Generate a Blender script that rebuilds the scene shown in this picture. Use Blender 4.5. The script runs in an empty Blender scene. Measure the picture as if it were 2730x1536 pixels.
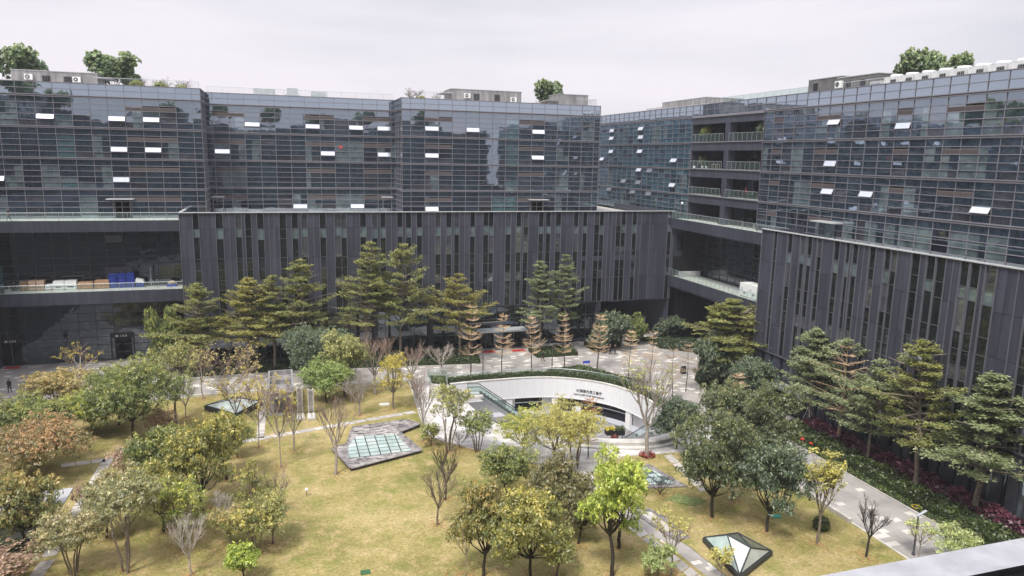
import bpy, bmesh, math, random
from mathutils import Vector, Matrix, noise
from mathutils.geometry import tessellate_polygon
random.seed(7)
S = bpy.context.scene
COL = S.collection
CAM_AXES = [[0.95325, -0.301542, 0.019653], [-0.035018, -0.17483, -0.983976], [0.300146, 0.937287, -0.177216]]
CAM_LENS = 25.4867
CAM_POS = (0.0, 0.0, 30.0)

# ------------------------------------------------------------------ camera, sky, sun, exposure
cam = bpy.data.objects.new('camera', bpy.data.cameras.new('camera')); COL.objects.link(cam)
r_, d_, f_ = [Vector(v) for v in CAM_AXES]
m = Matrix((r_, -d_, -f_)).transposed().to_4x4(); m.translation = Vector(CAM_POS)
cam.matrix_world = m
cam.data.sensor_width = 36; cam.data.lens = CAM_LENS; cam.data.clip_start = .05; cam.data.clip_end = 4000
S.camera = cam
SUN_EL, SUN_AZ = math.radians(58), math.radians(225)      # light comes from the south-west, behind the camera's left
W = bpy.data.worlds.new('World'); S.world = W; W.use_nodes = True
nt = W.node_tree; nt.nodes.clear()
def N(nt, t, **k):
    n = nt.nodes.new(t)
    for a, v in k.items():
        if a.startswith('i_'): n.inputs[a[2:].replace('_', ' ')].default_value = v
        else: setattr(n, a, v)
    return n
L = lambda nt, a, b: nt.links.new(a, b)
out = N(nt, 'ShaderNodeOutputWorld'); bg = N(nt, 'ShaderNodeBackground'); L(nt, bg.outputs[0], out.inputs[0])
sky = N(nt, 'ShaderNodeTexSky', sky_type='NISHITA', sun_disc=False, sun_elevation=SUN_EL, sun_rotation=SUN_AZ, dust_density=4.0)
sc_ = N(nt, 'ShaderNodeMix', data_type='RGBA', blend_type='MULTIPLY'); sc_.inputs[0].default_value = 1
L(nt, sky.outputs[0], sc_.inputs[6]); sc_.inputs[7].default_value = (.10, .10, .10, 1)
tc = N(nt, 'ShaderNodeTexCoord'); mp = N(nt, 'ShaderNodeMapping'); mp.inputs['Scale'].default_value = (1.0, 1.0, 6)
L(nt, tc.outputs['Generated'], mp.inputs[0])
nz = N(nt, 'ShaderNodeTexNoise'); nz.inputs['Scale'].default_value = 1.6; nz.inputs['Detail'].default_value = 5; L(nt, mp.outputs[0], nz.inputs[0])
rp = N(nt, 'ShaderNodeValToRGB'); L(nt, nz.outputs[0], rp.inputs[0])
rp.color_ramp.elements[0].position = .34; rp.color_ramp.elements[0].color = (.665, .675, .735, 1)
rp.color_ramp.elements[1].position = .66; rp.color_ramp.elements[1].color = (.92, .87, .925, 1)
mx = N(nt, 'ShaderNodeMix', data_type='RGBA'); mx.inputs[0].default_value = .88
L(nt, sc_.outputs[2], mx.inputs[6]); L(nt, rp.outputs[0], mx.inputs[7]); L(nt, mx.outputs[2], bg.inputs[0])
# an overcast sky is about twice as bright overhead as near the horizon
sx_ = N(nt, 'ShaderNodeSeparateXYZ'); L(nt, tc.outputs['Generated'], sx_.inputs[0]); zr = N(nt, 'ShaderNodeMapRange', interpolation_type='SMOOTHSTEP'); zr.inputs[1].default_value = .22; zr.inputs[2].default_value = .95; zr.inputs[3].default_value = .98; zr.inputs[4].default_value = 2.1
L(nt, sx_.outputs[2], zr.inputs[0]); L(nt, zr.outputs[0], bg.inputs[1])
sun = bpy.data.objects.new('sun', bpy.data.lights.new('sun', 'SUN')); COL.objects.link(sun)
sun.data.energy = 3.3; sun.data.angle = math.radians(11); sun.data.color = (1, .95, .86)
sd = Vector((math.sin(SUN_AZ) * math.cos(SUN_EL), math.cos(SUN_AZ) * math.cos(SUN_EL), math.sin(SUN_EL)))
sun.rotation_euler = sd.to_track_quat('Z', 'Y').to_euler(); sun.location = sd * 200
S.view_settings.view_transform = 'Standard'; S.view_settings.look = 'None'; S.view_settings.exposure = 0.18; S.view_settings.gamma = 1
S.cycles.max_bounces = 6; S.cycles.transparent_max_bounces = 12; S.cycles.caustics_reflective = False; S.cycles.caustics_refractive = False

SILL = (0.976, 1.058)
TREES = [
  ('terminalia', -11.04, 103.0, 12.76, 5.06, 'olive', "wide tiered evergreen nearest the glass corner at the ribbed wall's left end", 'tall tiered evergreens before the ribbed wall'),
  ('terminalia', -5.14, 103.0, 13.49, 4.75, 'olivegold', "tiered evergreen with golden tips, second from the ribbed wall's left end", 'tall tiered evergreens before the ribbed wall'),
  ('terminalia', -1.61, 103.0, 13.65, 4.11, 'olive', 'narrow tiered evergreen standing between the golden-tipped one and the taller fourth one', 'tall tiered evergreens before the ribbed wall'),
  ('terminalia', 2.56, 103.0, 15.86, 4.57, 'olive', "tiered evergreen with a thin stacked spire, fourth from ribbed wall's left end", 'tall tiered evergreens before the ribbed wall'),
  ('terminalia', 10.69, 103.0, 18.15, 4.81, 'olive', 'tallest tiered evergreen with a pale pointed spire before the ribbed wall', 'tall tiered evergreens before the ribbed wall'),
  ('terminalia', 15.87, 103.0, 17.62, 5.31, 'olive', 'broad dense tiered evergreen touching the tallest one on its right', 'tall tiered evergreens before the ribbed wall'),
  ('terminalia', 24.71, 102.33, 13.1, 5.44, 'olivegold', 'yellow-topped tiered evergreen left of the C4-7 entrance', 'tall tiered evergreens before the ribbed wall'),
  ('terminalia', 37.78, 103.0, 14.63, 3.67, 'sage', 'greyish tiered evergreen rising from the small hedge right of the C4-6 door', 'tall tiered evergreens before the ribbed wall'),
  ('terminalia', 41.92, 103.0, 15.46, 2.94, 'sage', 'slim tiered evergreen with a bare tip beside the greyish one', 'tall tiered evergreens before the ribbed wall'),
  ('terminalia', 58.13, 80.73, 12.21, 7.19, 'olive', 'big tiered evergreen in front of the dark passage', None),
  ('terminalia', 57.18, 65.45, 11.98, 3.4, 'sage', "slender grey-green tiered tree propped by white stakes at the bed's far end", 'tiered evergreens along the right podium bed'),
  ('sparseterm', 56.15, 59.56, 12.28, 4.84, 'sage', 'half-bare tiered tree with tan branches beside the right podium', 'tiered evergreens along the right podium bed'),
  ('terminalia', 55.85, 55.08, 11.0, 3.78, 'sage', 'leaning grey-green tiered tree between the half-bare tree and the pointed one', 'tiered evergreens along the right podium bed'),
  ('terminalia', 55.76, 48.99, 14.55, 4.55, 'olive', 'pointed dark tiered evergreen, second nearest in the purple bed', 'tiered evergreens along the right podium bed'),
  ('terminalia', 56.44, 43.43, 13.05, 4.9, 'sage', 'largest, nearest tiered evergreen growing from the purple bed', 'tiered evergreens along the right podium bed'),
  ('youngterm', 24.38, 94.33, 9.74, 2.14, 'tan', 'bare tan tiered sapling at the left end of plaza row, by the C4-7 door', 'bare young tiered trees along the plaza'),
  ('youngterm', 28.97, 94.57, 8.47, 1.73, 'tan', 'thin bare tan tiered sapling between the C4-7 and C4-6 doors', 'bare young tiered trees along the plaza'),
  ('youngterm', 33.46, 94.47, 7.88, 1.87, 'tan', 'bare tan tiered sapling left of the small triangular hedge', 'bare young tiered trees along the plaza'),
  ('youngterm', 38.48, 94.46, 7.87, 1.84, 'tan', 'bare tan tiered sapling right of the lamp post, behind the curved railing', 'bare young tiered trees along the plaza'),
  ('youngterm', 42.69, 92.2, 8.33, 1.99, 'tan', 'dense bare tan sapling in front of dark bamboo-like bushes', 'bare young tiered trees along the plaza'),
  ('youngterm', 45.17, 87.27, 6.86, 1.7, 'tan', 'bare tan sapling near the person in red by the passage', 'bare young tiered trees along the plaza'),
  ('youngterm', 46.42, 83.49, 7.53, 1.59, 'tan', 'flat-topped thin bare sapling behind the right end of the curved roof', 'bare young tiered trees along the plaza'),
  ('youngterm', 46.18, 77.09, 6.83, 1.74, 'tanlight', "faint yellowish sapling beside the curved railing's right end", 'bare young tiered trees along the plaza'),
  ('youngterm', 50.19, 80.46, 6.34, 1.57, 'tanlight', 'last faint sapling of the plaza row, nearest the big evergreen', 'bare young tiered trees along the plaza'),
  ('youngterm', 50.85, 70.31, 5.42, 1.65, 'tan', 'tan tiered sapling showing between dark trees at the right path', None),
  ('fanbare', 35.02, 62.69, 11.32, 3.02, 'pale', 'large pale tree with thick smooth trunk ringed by red flowers', None),
  ('bareleaf', -25.46, 102.89, 5.16, 2.82, 'yellow', 'nearly bare yellow-tipped tree in front of the left glass ground floor', 'bare and thinly leaved trees on the upper lawn'),
  ('broad', -15.47, 79.86, 9.13, 4.4, 'green', 'big round deep green tree with dark straight trunk on left lawn', None),
  ('broad', -17.86, 85.53, 6.61, 2.61, 'green', 'green tree half hidden behind the big round one', None),
  ('broadthin', -11.92, 84.36, 9.76, 2.95, 'olivelight', 'loose olive crowned tree below the bushes at the glass corner', None),
  ('bare', -11.18, 86.11, 4.81, 1.8, 'pale', 'small leafless slanting tree beside the loose olive tree', 'bare and thinly leaved trees on the upper lawn'),
  ('bareleaf', -9.92, 92.62, 6.86, 2.3, 'pinkgold', 'slender thinly leaved tree left of the big vase-shaped bare tree', 'bare and thinly leaved trees on the upper lawn'),
  ('vaseleaf', -6.97, 87.89, 8.75, 4.06, 'pinkgold', 'big vase-shaped bare tree spreading over the left skylight', 'bare and thinly leaved trees on the upper lawn'),
  ('bareleaf', -5.71, 84.69, 5.53, 2.82, 'yellow', 'yellow-leaved thin tree in front of left pyramid skylight', 'bare and thinly leaved trees on the upper lawn'),
  ('bareleaf', -3.06, 75.16, 7.51, 2.44, 'yellow', 'yellow sparse tree beside narrow plank path', 'bare and thinly leaved trees on the upper lawn'),
  ('bareleaf', -0.85, 69.42, 9.27, 2.09, 'yellow', 'bare reddish tree with a few yellow leaves before the stone blockhouse', 'bare and thinly leaved trees on the upper lawn'),
  ('vase', 0.37, 73.39, 6.33, 1.51, 'redtwig', 'small bare reddish tree close by the slatted stone towers', 'bare and thinly leaved trees on the upper lawn'),
  ('vase', 4.04, 66.53, 9.01, 2.42, 'redtwig', "large bare tree leaning against the pentagon skylight's left corner", 'bare and thinly leaved trees on the upper lawn'),
  ('broad', 3.9, 95.55, 7.94, 3.92, 'bluegreen', 'dense dark blue-green round tree before the planting bed', None),
  ('broad', 6.85, 88.98, 8.39, 2.83, 'olivelight', 'yellowish-green round tree adjoining the dark blue-green one', None),
  ('broad', 4.55, 87.71, 5.4, 3.03, 'limegreen', 'bright green low tree behind the slatted stone towers', None),
  ('vase', 10.62, 89.14, 8.55, 2.87, 'redtwig', 'upright bare tree with pale trunk on the upper lawn edge', 'bare and thinly leaved trees on the upper lawn'),
  ('broadthin', 12.07, 83.28, 7.1, 2.25, 'yellow', 'small tree with a golden leaf crown on the upper lawn', 'bare and thinly leaved trees on the upper lawn'),
  ('vase', 15.48, 90.23, 6.62, 2.57, 'redtwig', 'bare pinkish tree beside the walkway handrail', 'bare and thinly leaved trees on the upper lawn'),
  ('vase', 20.66, 95.64, 4.57, 2.62, 'pale', 'weeping bare pale tree at the left end of the curved railing', 'bare and thinly leaved trees on the upper lawn'),
  ('vase', 13.59, 72.63, 7.67, 1.37, 'redtwig', "dense-twigged bare tree with thick trunk by the pentagon skylight's right corner", 'bare and thinly leaved trees on the upper lawn'),
  ('vase', 7.9, 81.98, 5.34, 2.19, 'pale', 'thin leafless tree in the middle of upper lawn', 'bare and thinly leaved trees on the upper lawn'),
  ('bare', 14.98, 83.41, 4.66, 1.32, 'redtwig', 'small bare trunk just left of the white walkway', 'bare and thinly leaved trees on the upper lawn'),
  ('broad', -24.51, 89.83, 5.52, 3.36, 'orangegold', 'orange-gold domed tree behind the yellow-green one at the left plaza edge', 'broadleaved trees on the left lawn'),
  ('broad', -19.94, 83.43, 4.75, 2.85, 'yellowgreen', 'bright yellow-green domed tree at the left lawn edge', 'broadleaved trees on the left lawn'),
  ('broad', -25.37, 81.71, 5.11, 4.05, 'green', "dark green wide tree cut by the photo's left edge", 'broadleaved trees on the left lawn'),
  ('broad', -22.28, 73.55, 5.18, 4.04, 'redorange', "big red-orange and green tree at the photo's left edge", 'broadleaved trees on the left lawn'),
  ('broad', -19.05, 58.72, 6.35, 2.29, 'greenorange', 'green tree with orange tips shading the grey shed', 'broadleaved trees on the left lawn'),
  ('multi', -15.01, 54.4, 4.95, 2.32, 'cream', 'cream and orange multi-stemmed tree near the bottom of the stone slab path', 'broadleaved trees on the left lawn'),
  ('broad', -13.92, 59.4, 5.44, 1.77, 'cream', 'pale yellow tree beside the stone slab path', 'broadleaved trees on the left lawn'),
  ('multi', -11.52, 53.89, 7.59, 2.33, 'creamgreen', 'tall multi-stemmed pale tree right of the cream one', 'broadleaved trees on the left lawn'),
  ('broad', -9.82, 59.28, 5.84, 2.36, 'greengold', 'green-gold tree with a fallen leaf ring round its trunk', 'broadleaved trees on the left lawn'),
  ('broadthin', -8.09, 55.89, 6.14, 2.02, 'yellowgreen', 'thin yellow-green tree left of the open lawn', 'broadleaved trees on the left lawn'),
  ('vase', -7.06, 52.16, 4.68, 1.42, 'white', 'small whitish leafless tree at the bottom edge of left lawn', None),
  ('broad', -7.16, 62.04, 8.2, 2.57, 'greengold', "tall green-gold tree with slim dark trunk at lawn's left margin", 'broadleaved trees on the left lawn'),
  ('broad', -11.04, 65.51, 6.7, 2.49, 'green', 'mid-green tree between the pinkish shrub and the tall green-gold tree', 'broadleaved trees on the left lawn'),
  ('broad', -5.64, 67.9, 6.69, 2.19, 'greengold', "golden-green tree with dark trunk above the open lawn's left margin", 'broadleaved trees on the left lawn'),
  ('broad', -4.99, 72.97, 4.04, 1.48, 'green', 'small green tree tucked behind the golden-green one', 'broadleaved trees on the left lawn'),
  ('shrubpink', -13.1, 80.7, 3.32, 1.58, 'pinkleaf', 'pinkish bare shrub under the big round green tree', None),
  ('shrubpink', -14.1, 69.59, 3.85, 1.63, 'pinkleaf', 'pink-leaved shrub at the bend of the stone slab path', None),
  ('broadthin', -3.0, 59.97, 4.77, 1.57, 'greengold', "small yellowish tree with dark leaves at the open lawn's left edge", 'small trees on the open lawn margin'),
  ('broadthin', -1.48, 55.01, 4.28, 1.61, 'olivelight', "olive tree with single pale trunk at the open lawn's left edge", 'small trees on the open lawn margin'),
  ('vase', -1.1, 60.16, 4.47, 1.59, 'redtwig', 'bare pinkish fan of twigs rising behind the olive lawn tree', 'small trees on the open lawn margin'),
  ('broadthin', -4.68, 55.36, 3.39, 1.29, 'pinkgold', 'thin pink-gold tree left of the lime bush', 'small trees on the open lawn margin'),
  ('multi', -2.71, 53.92, 3.99, 1.87, 'greengold', 'multi-stemmed golden tree just above the lime bush', 'small trees on the open lawn margin'),
  ('vase', -5.51, 58.61, 3.44, 1.12, 'white', 'pale leafless shrub behind the thin pink-gold tree', 'small trees on the open lawn margin'),
  ('broad', -3.37, 50.14, 2.99, 1.12, 'lime', 'vivid lime bush-like tree at the bottom of the lawn', None),
  ('shrubpink', -19.06, 54.38, 2.56, 2.07, 'pinkleaf', "pink twiggy shrub in the photo's bottom left corner", None),
  ('shrubpink', -16.8, 64.48, 2.67, 0.66, 'pinkleaf', 'tiny rusty shrub by the shed roof', None),
  ('vase', 11.4, 54.46, 5.47, 1.54, 'greytwig', 'leafless grey fan-shaped tree alone on the open lawn', 'trees in front of the sunken court'),
  ('vase', 13.0, 58.7, 5.33, 1.4, 'darktwig', 'leafless brown upright tree behind the grey fan-shaped one', 'trees in front of the sunken court'),
  ('multi', 15.64, 69.22, 7.27, 2.13, 'olivelight', "multi-stemmed olive tree at the white walkway's bend", 'trees in front of the sunken court'),
  ('multi', 18.48, 68.26, 4.6, 1.73, 'green', 'slim multi-stemmed green tree right of the walkway bend tree', 'trees in front of the sunken court'),
  ('shrubbare', 14.25, 71.22, 2.64, 1.25, 'green', 'low branching shrub left of the walkway bend tree', 'trees in front of the sunken court'),
  ('shrubbare', 16.91, 69.75, 2.28, 1.24, 'greytwig', 'low leafless shrub between the two multi-stemmed walkway trees', 'trees in front of the sunken court'),
  ('broadthin', 22.72, 65.77, 5.09, 3.01, 'yellowgreen', 'yellow-green tree hiding the foot of the escalator', 'trees in front of the sunken court'),
  ('broadthin', 24.39, 61.41, 7.45, 4.28, 'yellowleaf', 'tall yellow-flecked tree standing before the white curved wall', 'trees in front of the sunken court'),
  ('multi', 26.79, 61.9, 5.67, 2.72, 'yellowleaf', 'yellow-flecked multi-stemmed tree before restaurant entrance, right of the taller one', 'trees in front of the sunken court'),
  ('youngterm', 29.01, 64.09, 6.37, 1.61, 'rust', 'rusty brown tiered tree before the restaurant lettering', 'trees in front of the sunken court'),
  ('broad', 17.93, 57.35, 5.09, 2.54, 'green', 'grey-green tree between the open lawn and the dark brown-green tree', 'trees in front of the sunken court'),
  ('broad', 20.88, 51.3, 6.32, 2.75, 'brown', 'dark brown-green dense tree in middle of the lower cluster', 'trees in front of the sunken court'),
  ('broad', 13.1, 46.32, 7.46, 2.13, 'greenorange', 'orange-tipped green tree at the bottom centre', 'trees in front of the sunken court'),
  ('bareleaf', 11.85, 46.67, 5.12, 1.21, 'yellow', 'sparse thin tree with orange and yellow leaves at the bottom centre', 'trees in front of the sunken court'),
  ('broad', 16.23, 44.92, 7.12, 3.04, 'greengold', 'largest olive-gold tree of the bottom centre cluster', 'trees in front of the sunken court'),
  ('broadthin', 18.18, 44.89, 4.69, 1.44, 'olivelight', 'slender olive tree right of the largest olive-gold one', 'trees in front of the sunken court'),
  ('broad', 21.46, 48.61, 4.51, 1.25, 'brown', "small dull green tree at the cluster's right margin", 'trees in front of the sunken court'),
  ('limetree', 22.11, 43.78, 9.49, 2.45, 'lime', 'bright lime-yellow tree with tall dark trunk', 'trees in front of the sunken court'),
  ('limetree', 24.28, 47.09, 5.52, 2.39, 'lime', 'second lime tree leaning right of the bright one', 'trees in front of the sunken court'),
  ('bareleaf', 26.31, 42.6, 5.17, 1.51, 'yellowleaf', 'twiggy yellow-budded tree beside the stepping slabs', 'trees in front of the sunken court'),
  ('broadthin', 25.28, 42.62, 2.99, 1.3, 'palegreen', 'pale green low tree at the bottom by the stepping slabs', 'trees in front of the sunken court'),
  ('bareleaf', 29.73, 41.37, 2.53, 1.08, 'yellowleaf', "small yellow-budded tree at the glass pyramid's left corner", 'trees in front of the sunken court'),
  ('shrubbare', 31.99, 54.55, 2.2, 1.44, 'darktwig', "dark leafless shrub on the flat skylight's right edge", 'trees in front of the sunken court'),
  ('broad', 34.27, 49.55, 9.35, 3.18, 'deepgreen', 'large dark olive tree with leaning trunk on the right lawn', 'dense evergreen trees by the right path'),
  ('broad', 37.82, 51.99, 6.32, 1.95, 'deepgreen', 'dark tree with reddish trunk behind the large olive one', 'dense evergreen trees by the right path'),
  ('broad', 37.24, 46.16, 8.0, 2.67, 'bluegreen', 'blue-green dense tree near the right path', 'dense evergreen trees by the right path'),
  ('broad', 43.86, 55.23, 9.54, 2.85, 'deepgreen', 'olive dense tree behind the blue-green one, along the right path', 'dense evergreen trees by the right path'),
  ('broad', 39.1, 63.75, 5.63, 2.4, 'bluegreen', 'dark blue-green tree at the right end of the white curved wall', 'dense evergreen trees by the right path'),
  ('broad', 42.47, 59.47, 8.22, 3.0, 'deepgreen', 'dark dense tree between white curved wall and right path', 'dense evergreen trees by the right path'),
  ('broad', 54.94, 72.12, 6.59, 2.92, 'bluegreen', 'dark tree under the big tiered evergreen by the passage', 'dense evergreen trees by the right path'),
  ('yellowbud', 39.96, 43.45, 8.45, 1.96, 'yellowleaf', 'half-bare tree topped with yellow new leaves along the right path', None),
  ('vase', 42.36, 40.83, 5.23, 1.3, 'darktwig', "leafless twiggy tree on the right path's edge", None),
  ('bareleaf', 46.41, 39.76, 3.24, 1.16, 'palegreen', 'small half-bare tree beside the slim lamp post', None),
  ('broadthin', 47.8, 37.92, 3.5, 1.65, 'palegreen', 'pale green small tree just above the window sill', None),
  ('bush', 49.5, 102.28, 6.18, 3.32, 'bluegreen', 'dark bamboo-like bush left of the beige kiosk', 'leafy bushes by the dark passage'),
  ('bush', 55.01, 105.5, 4.91, 2.31, 'green', 'brighter bush right beside the beige kiosk', 'leafy bushes by the dark passage'),
  ('bush', 63.48, 107.0, 3.85, 2.9, 'bluegreen', 'round leafy bush in front of the dark passage', 'leafy bushes by the dark passage'),
  ('bush', -15.95, 105.5, 9.06, 2.03, 'green', "tall green bush at the left glass wall's corner", 'leafy bushes by the dark passage'),
  ('bush', -13.77, 105.5, 7.58, 2.45, 'green', 'lower green bush under the first tiered evergreen', 'leafy bushes by the dark passage'),
  ('bush', 64.92, 96.14, 3.88, 1.88, 'bluegreen', 'dark bush left of the big tiered evergreen by the passage', 'leafy bushes by the dark passage'),
  ('bush', 53.83, 79.54, 7.32, 3.13, 'bluegreen', 'big dark leafy bush at the left foot of the passage evergreen', 'leafy bushes by the dark passage'),
]
WIN_N = [(-11.54, -10.74), (-8.64, -7.68), (-6.11, -5.28), (-4.83, -4.0), (-3.26, -2.35), (-0.28, 0.65), (1.41, 2.27), (2.67, 3.54), (5.23, 6.1), (7.28, 8.21), (8.260000000000002, 9.02), (10.92, 11.82), (12.64, 13.47), (13.83, 14.66), (16.31, 17.15), (17.6, 18.45), (19.23, 20.09), (22.04, 22.91), (23.71, 24.59), (24.97, 25.77), (27.44, 28.25), (29.51, 30.38), (30.43, 31.2), (33.1, 34.02), (34.87, 35.71), (36.04, 36.88), (38.57, 39.42), (39.75, 40.61), (41.41, 42.36), (44.48, 45.35), (46.08, 46.87), (48.08, 48.99), (49.04, 49.83), (51.94, 52.84), (52.89, 53.73), (54.89, 55.71), (61.39, 62.21)]
WIN_E = [(75.0, 74.3), (72.43, 71.49), (70.16, 69.27), (68.97, 68.11), (67.34, 66.5), (64.7, 63.8), (62.94, 62.29), (61.96, 61.12), (59.63, 58.74), (57.64, 56.79), (56.83, 56.0), (54.32, 53.29), (52.59, 51.6), (51.5, 50.47), (49.0, 48.1), (47.96, 47.02), (46.53, 45.43), (42.6, 41.75), (40.1, 39.2)]
OPEN = {'A': [(-29.89, 34.05), (-21.32, 34.13), (-17.0, 34.18), (-21.31, 30.0), (-16.99, 30.07), (-21.31, 25.93), (-36.35, 25.84)], 'B': [(-3.79, 34.28), (5.08, 34.2), (16.3, 34.2), (11.78, 34.17), (-8.2, 30.09), (7.42, 30.02), (16.33, 29.95), (3.06, 21.75), (11.97, 21.69)], 'C': [(22.8, 34.1), (29.38, 34.11), (40.56, 34.2), (22.83, 29.93), (40.56, 29.99), (22.88, 21.67)], 'F': [(123.47, 34.32), (135.67, 34.17), (139.73, 30.08), (111.18, 30.27), (129.7, 26.14), (123.62, 26.16), (111.22, 26.17), (135.85, 35.9), (123.24, 35.91), (123.21, 31.87), (135.43, 31.82), (123.38, 27.79), (119.35, 27.8), (135.58, 23.75), (125.46, 23.66), (119.29, 23.7)], 'N': [(73.8, 34.52), (63.24, 34.5), (73.72, 30.38), (73.76, 26.26), (67.48, 26.26), (52.83, 26.19)]}

# ------------------------------------------------------------------ materials
MATS = {}
def new_mat(name):
    mt = bpy.data.materials.new(name); mt.use_nodes = True
    b = mt.node_tree.nodes['Principled BSDF']
    MATS[name] = mt
    return mt, mt.node_tree, b
def plain(name, c, rough=.6, metal=0, var=.12, scale=1.5, spec=.4, island=0, bump=0, stretch=None):
    mt, t, b = new_mat(name)
    b.inputs['Roughness'].default_value = rough; b.inputs['Metallic'].default_value = metal; b.inputs['Specular IOR Level'].default_value = spec
    o = N(t, 'ShaderNodeTexCoord'); n = N(t, 'ShaderNodeTexNoise'); n.inputs['Scale'].default_value = scale; n.inputs['Detail'].default_value = 6
    if stretch:
        mpp = N(t, 'ShaderNodeMapping'); mpp.inputs['Scale'].default_value = stretch; L(t, o.outputs['Object'], mpp.inputs[0]); L(t, mpp.outputs[0], n.inputs[0])
    else: L(t, o.outputs['Object'], n.inputs[0])
    mr = N(t, 'ShaderNodeMapRange'); mr.inputs[1].default_value = .3; mr.inputs[2].default_value = .7; mr.inputs[3].default_value = 1 - var; mr.inputs[4].default_value = 1 + var
    L(t, n.outputs[0], mr.inputs[0]); v = mr.outputs[0]
    if island:
        g = N(t, 'ShaderNodeNewGeometry'); m2 = N(t, 'ShaderNodeMapRange'); m2.inputs[3].default_value = 1 - island; m2.inputs[4].default_value = 1 + island
        L(t, g.outputs['Random Per Island'], m2.inputs[0]); mu = N(t, 'ShaderNodeMath', operation='MULTIPLY'); L(t, v, mu.inputs[0]); L(t, m2.outputs[0], mu.inputs[1]); v = mu.outputs[0]
    vm = N(t, 'ShaderNodeVectorMath', operation='SCALE'); vm.inputs[0].default_value = c; L(t, v, vm.inputs['Scale']); L(t, vm.outputs[0], b.inputs['Base Color'])
    if bump:
        bp = N(t, 'ShaderNodeBump'); bp.inputs['Strength'].default_value = bump; n2 = N(t, 'ShaderNodeTexNoise'); n2.inputs['Scale'].default_value = scale * 12
        L(t, o.outputs['Object'], n2.inputs[0]); L(t, n2.outputs[0], bp.inputs['Height']); L(t, bp.outputs[0], b.inputs['Normal'])
    return mt
def glass(name, c, ior=3.7, island=.16, wave=.007, rough=.02, tint=(.76, .86, 1)):
    mt, t, b = new_mat(name)
    b.inputs['Roughness'].default_value = rough; b.inputs['IOR'].default_value = ior; b.inputs['Specular Tint'].default_value = (*tint, 1)
    g = N(t, 'ShaderNodeNewGeometry'); m2 = N(t, 'ShaderNodeMapRange'); m2.inputs[3].default_value = 1 - island; m2.inputs[4].default_value = 1 + island
    L(t, g.outputs['Random Per Island'], m2.inputs[0])
    o = N(t, 'ShaderNodeTexCoord'); n3 = N(t, 'ShaderNodeTexNoise'); n3.inputs['Scale'].default_value = .8; n3.inputs['Detail'].default_value = 4; L(t, o.outputs['Object'], n3.inputs[0])
    m3 = N(t, 'ShaderNodeMapRange'); m3.inputs[1].default_value = .3; m3.inputs[2].default_value = .7; m3.inputs[3].default_value = .6; m3.inputs[4].default_value = 1.4; L(t, n3.outputs[0], m3.inputs[0])
    mu = N(t, 'ShaderNodeMath', operation='MULTIPLY'); L(t, m2.outputs[0], mu.inputs[0]); L(t, m3.outputs[0], mu.inputs[1])
    vm = N(t, 'ShaderNodeVectorMath', operation='SCALE'); vm.inputs[0].default_value = c; L(t, mu.outputs[0], vm.inputs['Scale']); L(t, vm.outputs[0], b.inputs['Base Color'])
    n = N(t, 'ShaderNodeTexNoise'); n.inputs['Scale'].default_value = .55; n.inputs['Detail'].default_value = 2; L(t, o.outputs['Object'], n.inputs[0])
    bp = N(t, 'ShaderNodeBump'); bp.inputs['Strength'].default_value = 1; bp.inputs['Distance'].default_value = wave
    L(t, n.outputs[0], bp.inputs['Height']); L(t, bp.outputs[0], b.inputs['Normal'])
    return mt
def clear_glass(name, alpha=.3, c=(.55, .72, .68)):
    mt, t, b = new_mat(name)
    o = t.nodes['Material Output']; tr = N(t, 'ShaderNodeBsdfTransparent'); tr.inputs[0].default_value = (.90, .95, .94, 1)
    b.inputs['Base Color'].default_value = (*c, 1); b.inputs['Roughness'].default_value = .04
    mi = N(t, 'ShaderNodeMixShader'); mi.inputs[0].default_value = alpha; L(t, tr.outputs[0], mi.inputs[1]); L(t, b.outputs[0], mi.inputs[2]); L(t, mi.outputs[0], o.inputs[0])
    return mt
glass('glass_dark', (.026, .040, .056)); glass('glass_deep', (.018, .024, .034)); glass('glass_slot', (.010, .013, .014), ior=1.75, wave=.01)
glass('glass_blind', (.125, .165, .175)); glass('glass_teal', (.065, .12, .135)); glass('glass_room', (.055, .055, .064), island=.5)
glass('glass_parapet', (.02, .03, .04), ior=6.0, island=.1, wave=.004); glass('glass_far', (.045, .10, .135)); glass('glass_farblind', (.10, .18, .21))
glass('glass_brown', (.020, .016, .014), ior=1.7)
glass('glass_low', (.014, .017, .021), ior=2.3, wave=.02); glass('glass_black', (.004, .004, .005), ior=1.45)
plain('open_pane', (.80, .85, .93), .12, .85, .03)
plain('mullion', (.235, .232, .26), .45, .3, .1); plain('mullion_dark', (.095, .095, .11), .5, .2, .1)
plain('ledge', (.24, .235, .26), .45, .2, .1); plain('louvre', (.095, .078, .08), .7, 0, .2, 8)
plain('cladding', (.047, .050, .071), .5, 0, .20, 1.0, .4, .20, .02, stretch=(2.2, 2.2, .16)); plain('fin', (.15, .156, .185), .45, .2, .1)
plain('fascia_dark', (.047, .051, .070), .5, 0, .28, 1.0, .4, .10, .02, stretch=(1.8, 1.8, .2)); plain('void', (.006, .006, .008), .9)
plain('coping', (.42, .43, .44), .5, 0, .1); plain('concrete', (.25, .245, .25), .85, 0, .38, 1.0, .3, 0, .1, stretch=(1.6, 1.6, .35))
plain('concrete_dark', (.12, .118, .118), .85, 0, .25, .9); plain('terrace_floor', (.50, .50, .47), .8, 0, .15, .8)
plain('roof_slab', (.40, .40, .39), .85, 0, .2, .3); plain('white_paint', (.78, .78, .78), .5, 0, .06)
plain('white_wall', (.72, .72, .71), .6, 0, .08, .6); plain('steel', (.50, .53, .55), .3, .7, .05); plain('dark_metal', (.03, .032, .035), .5, .3)
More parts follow.
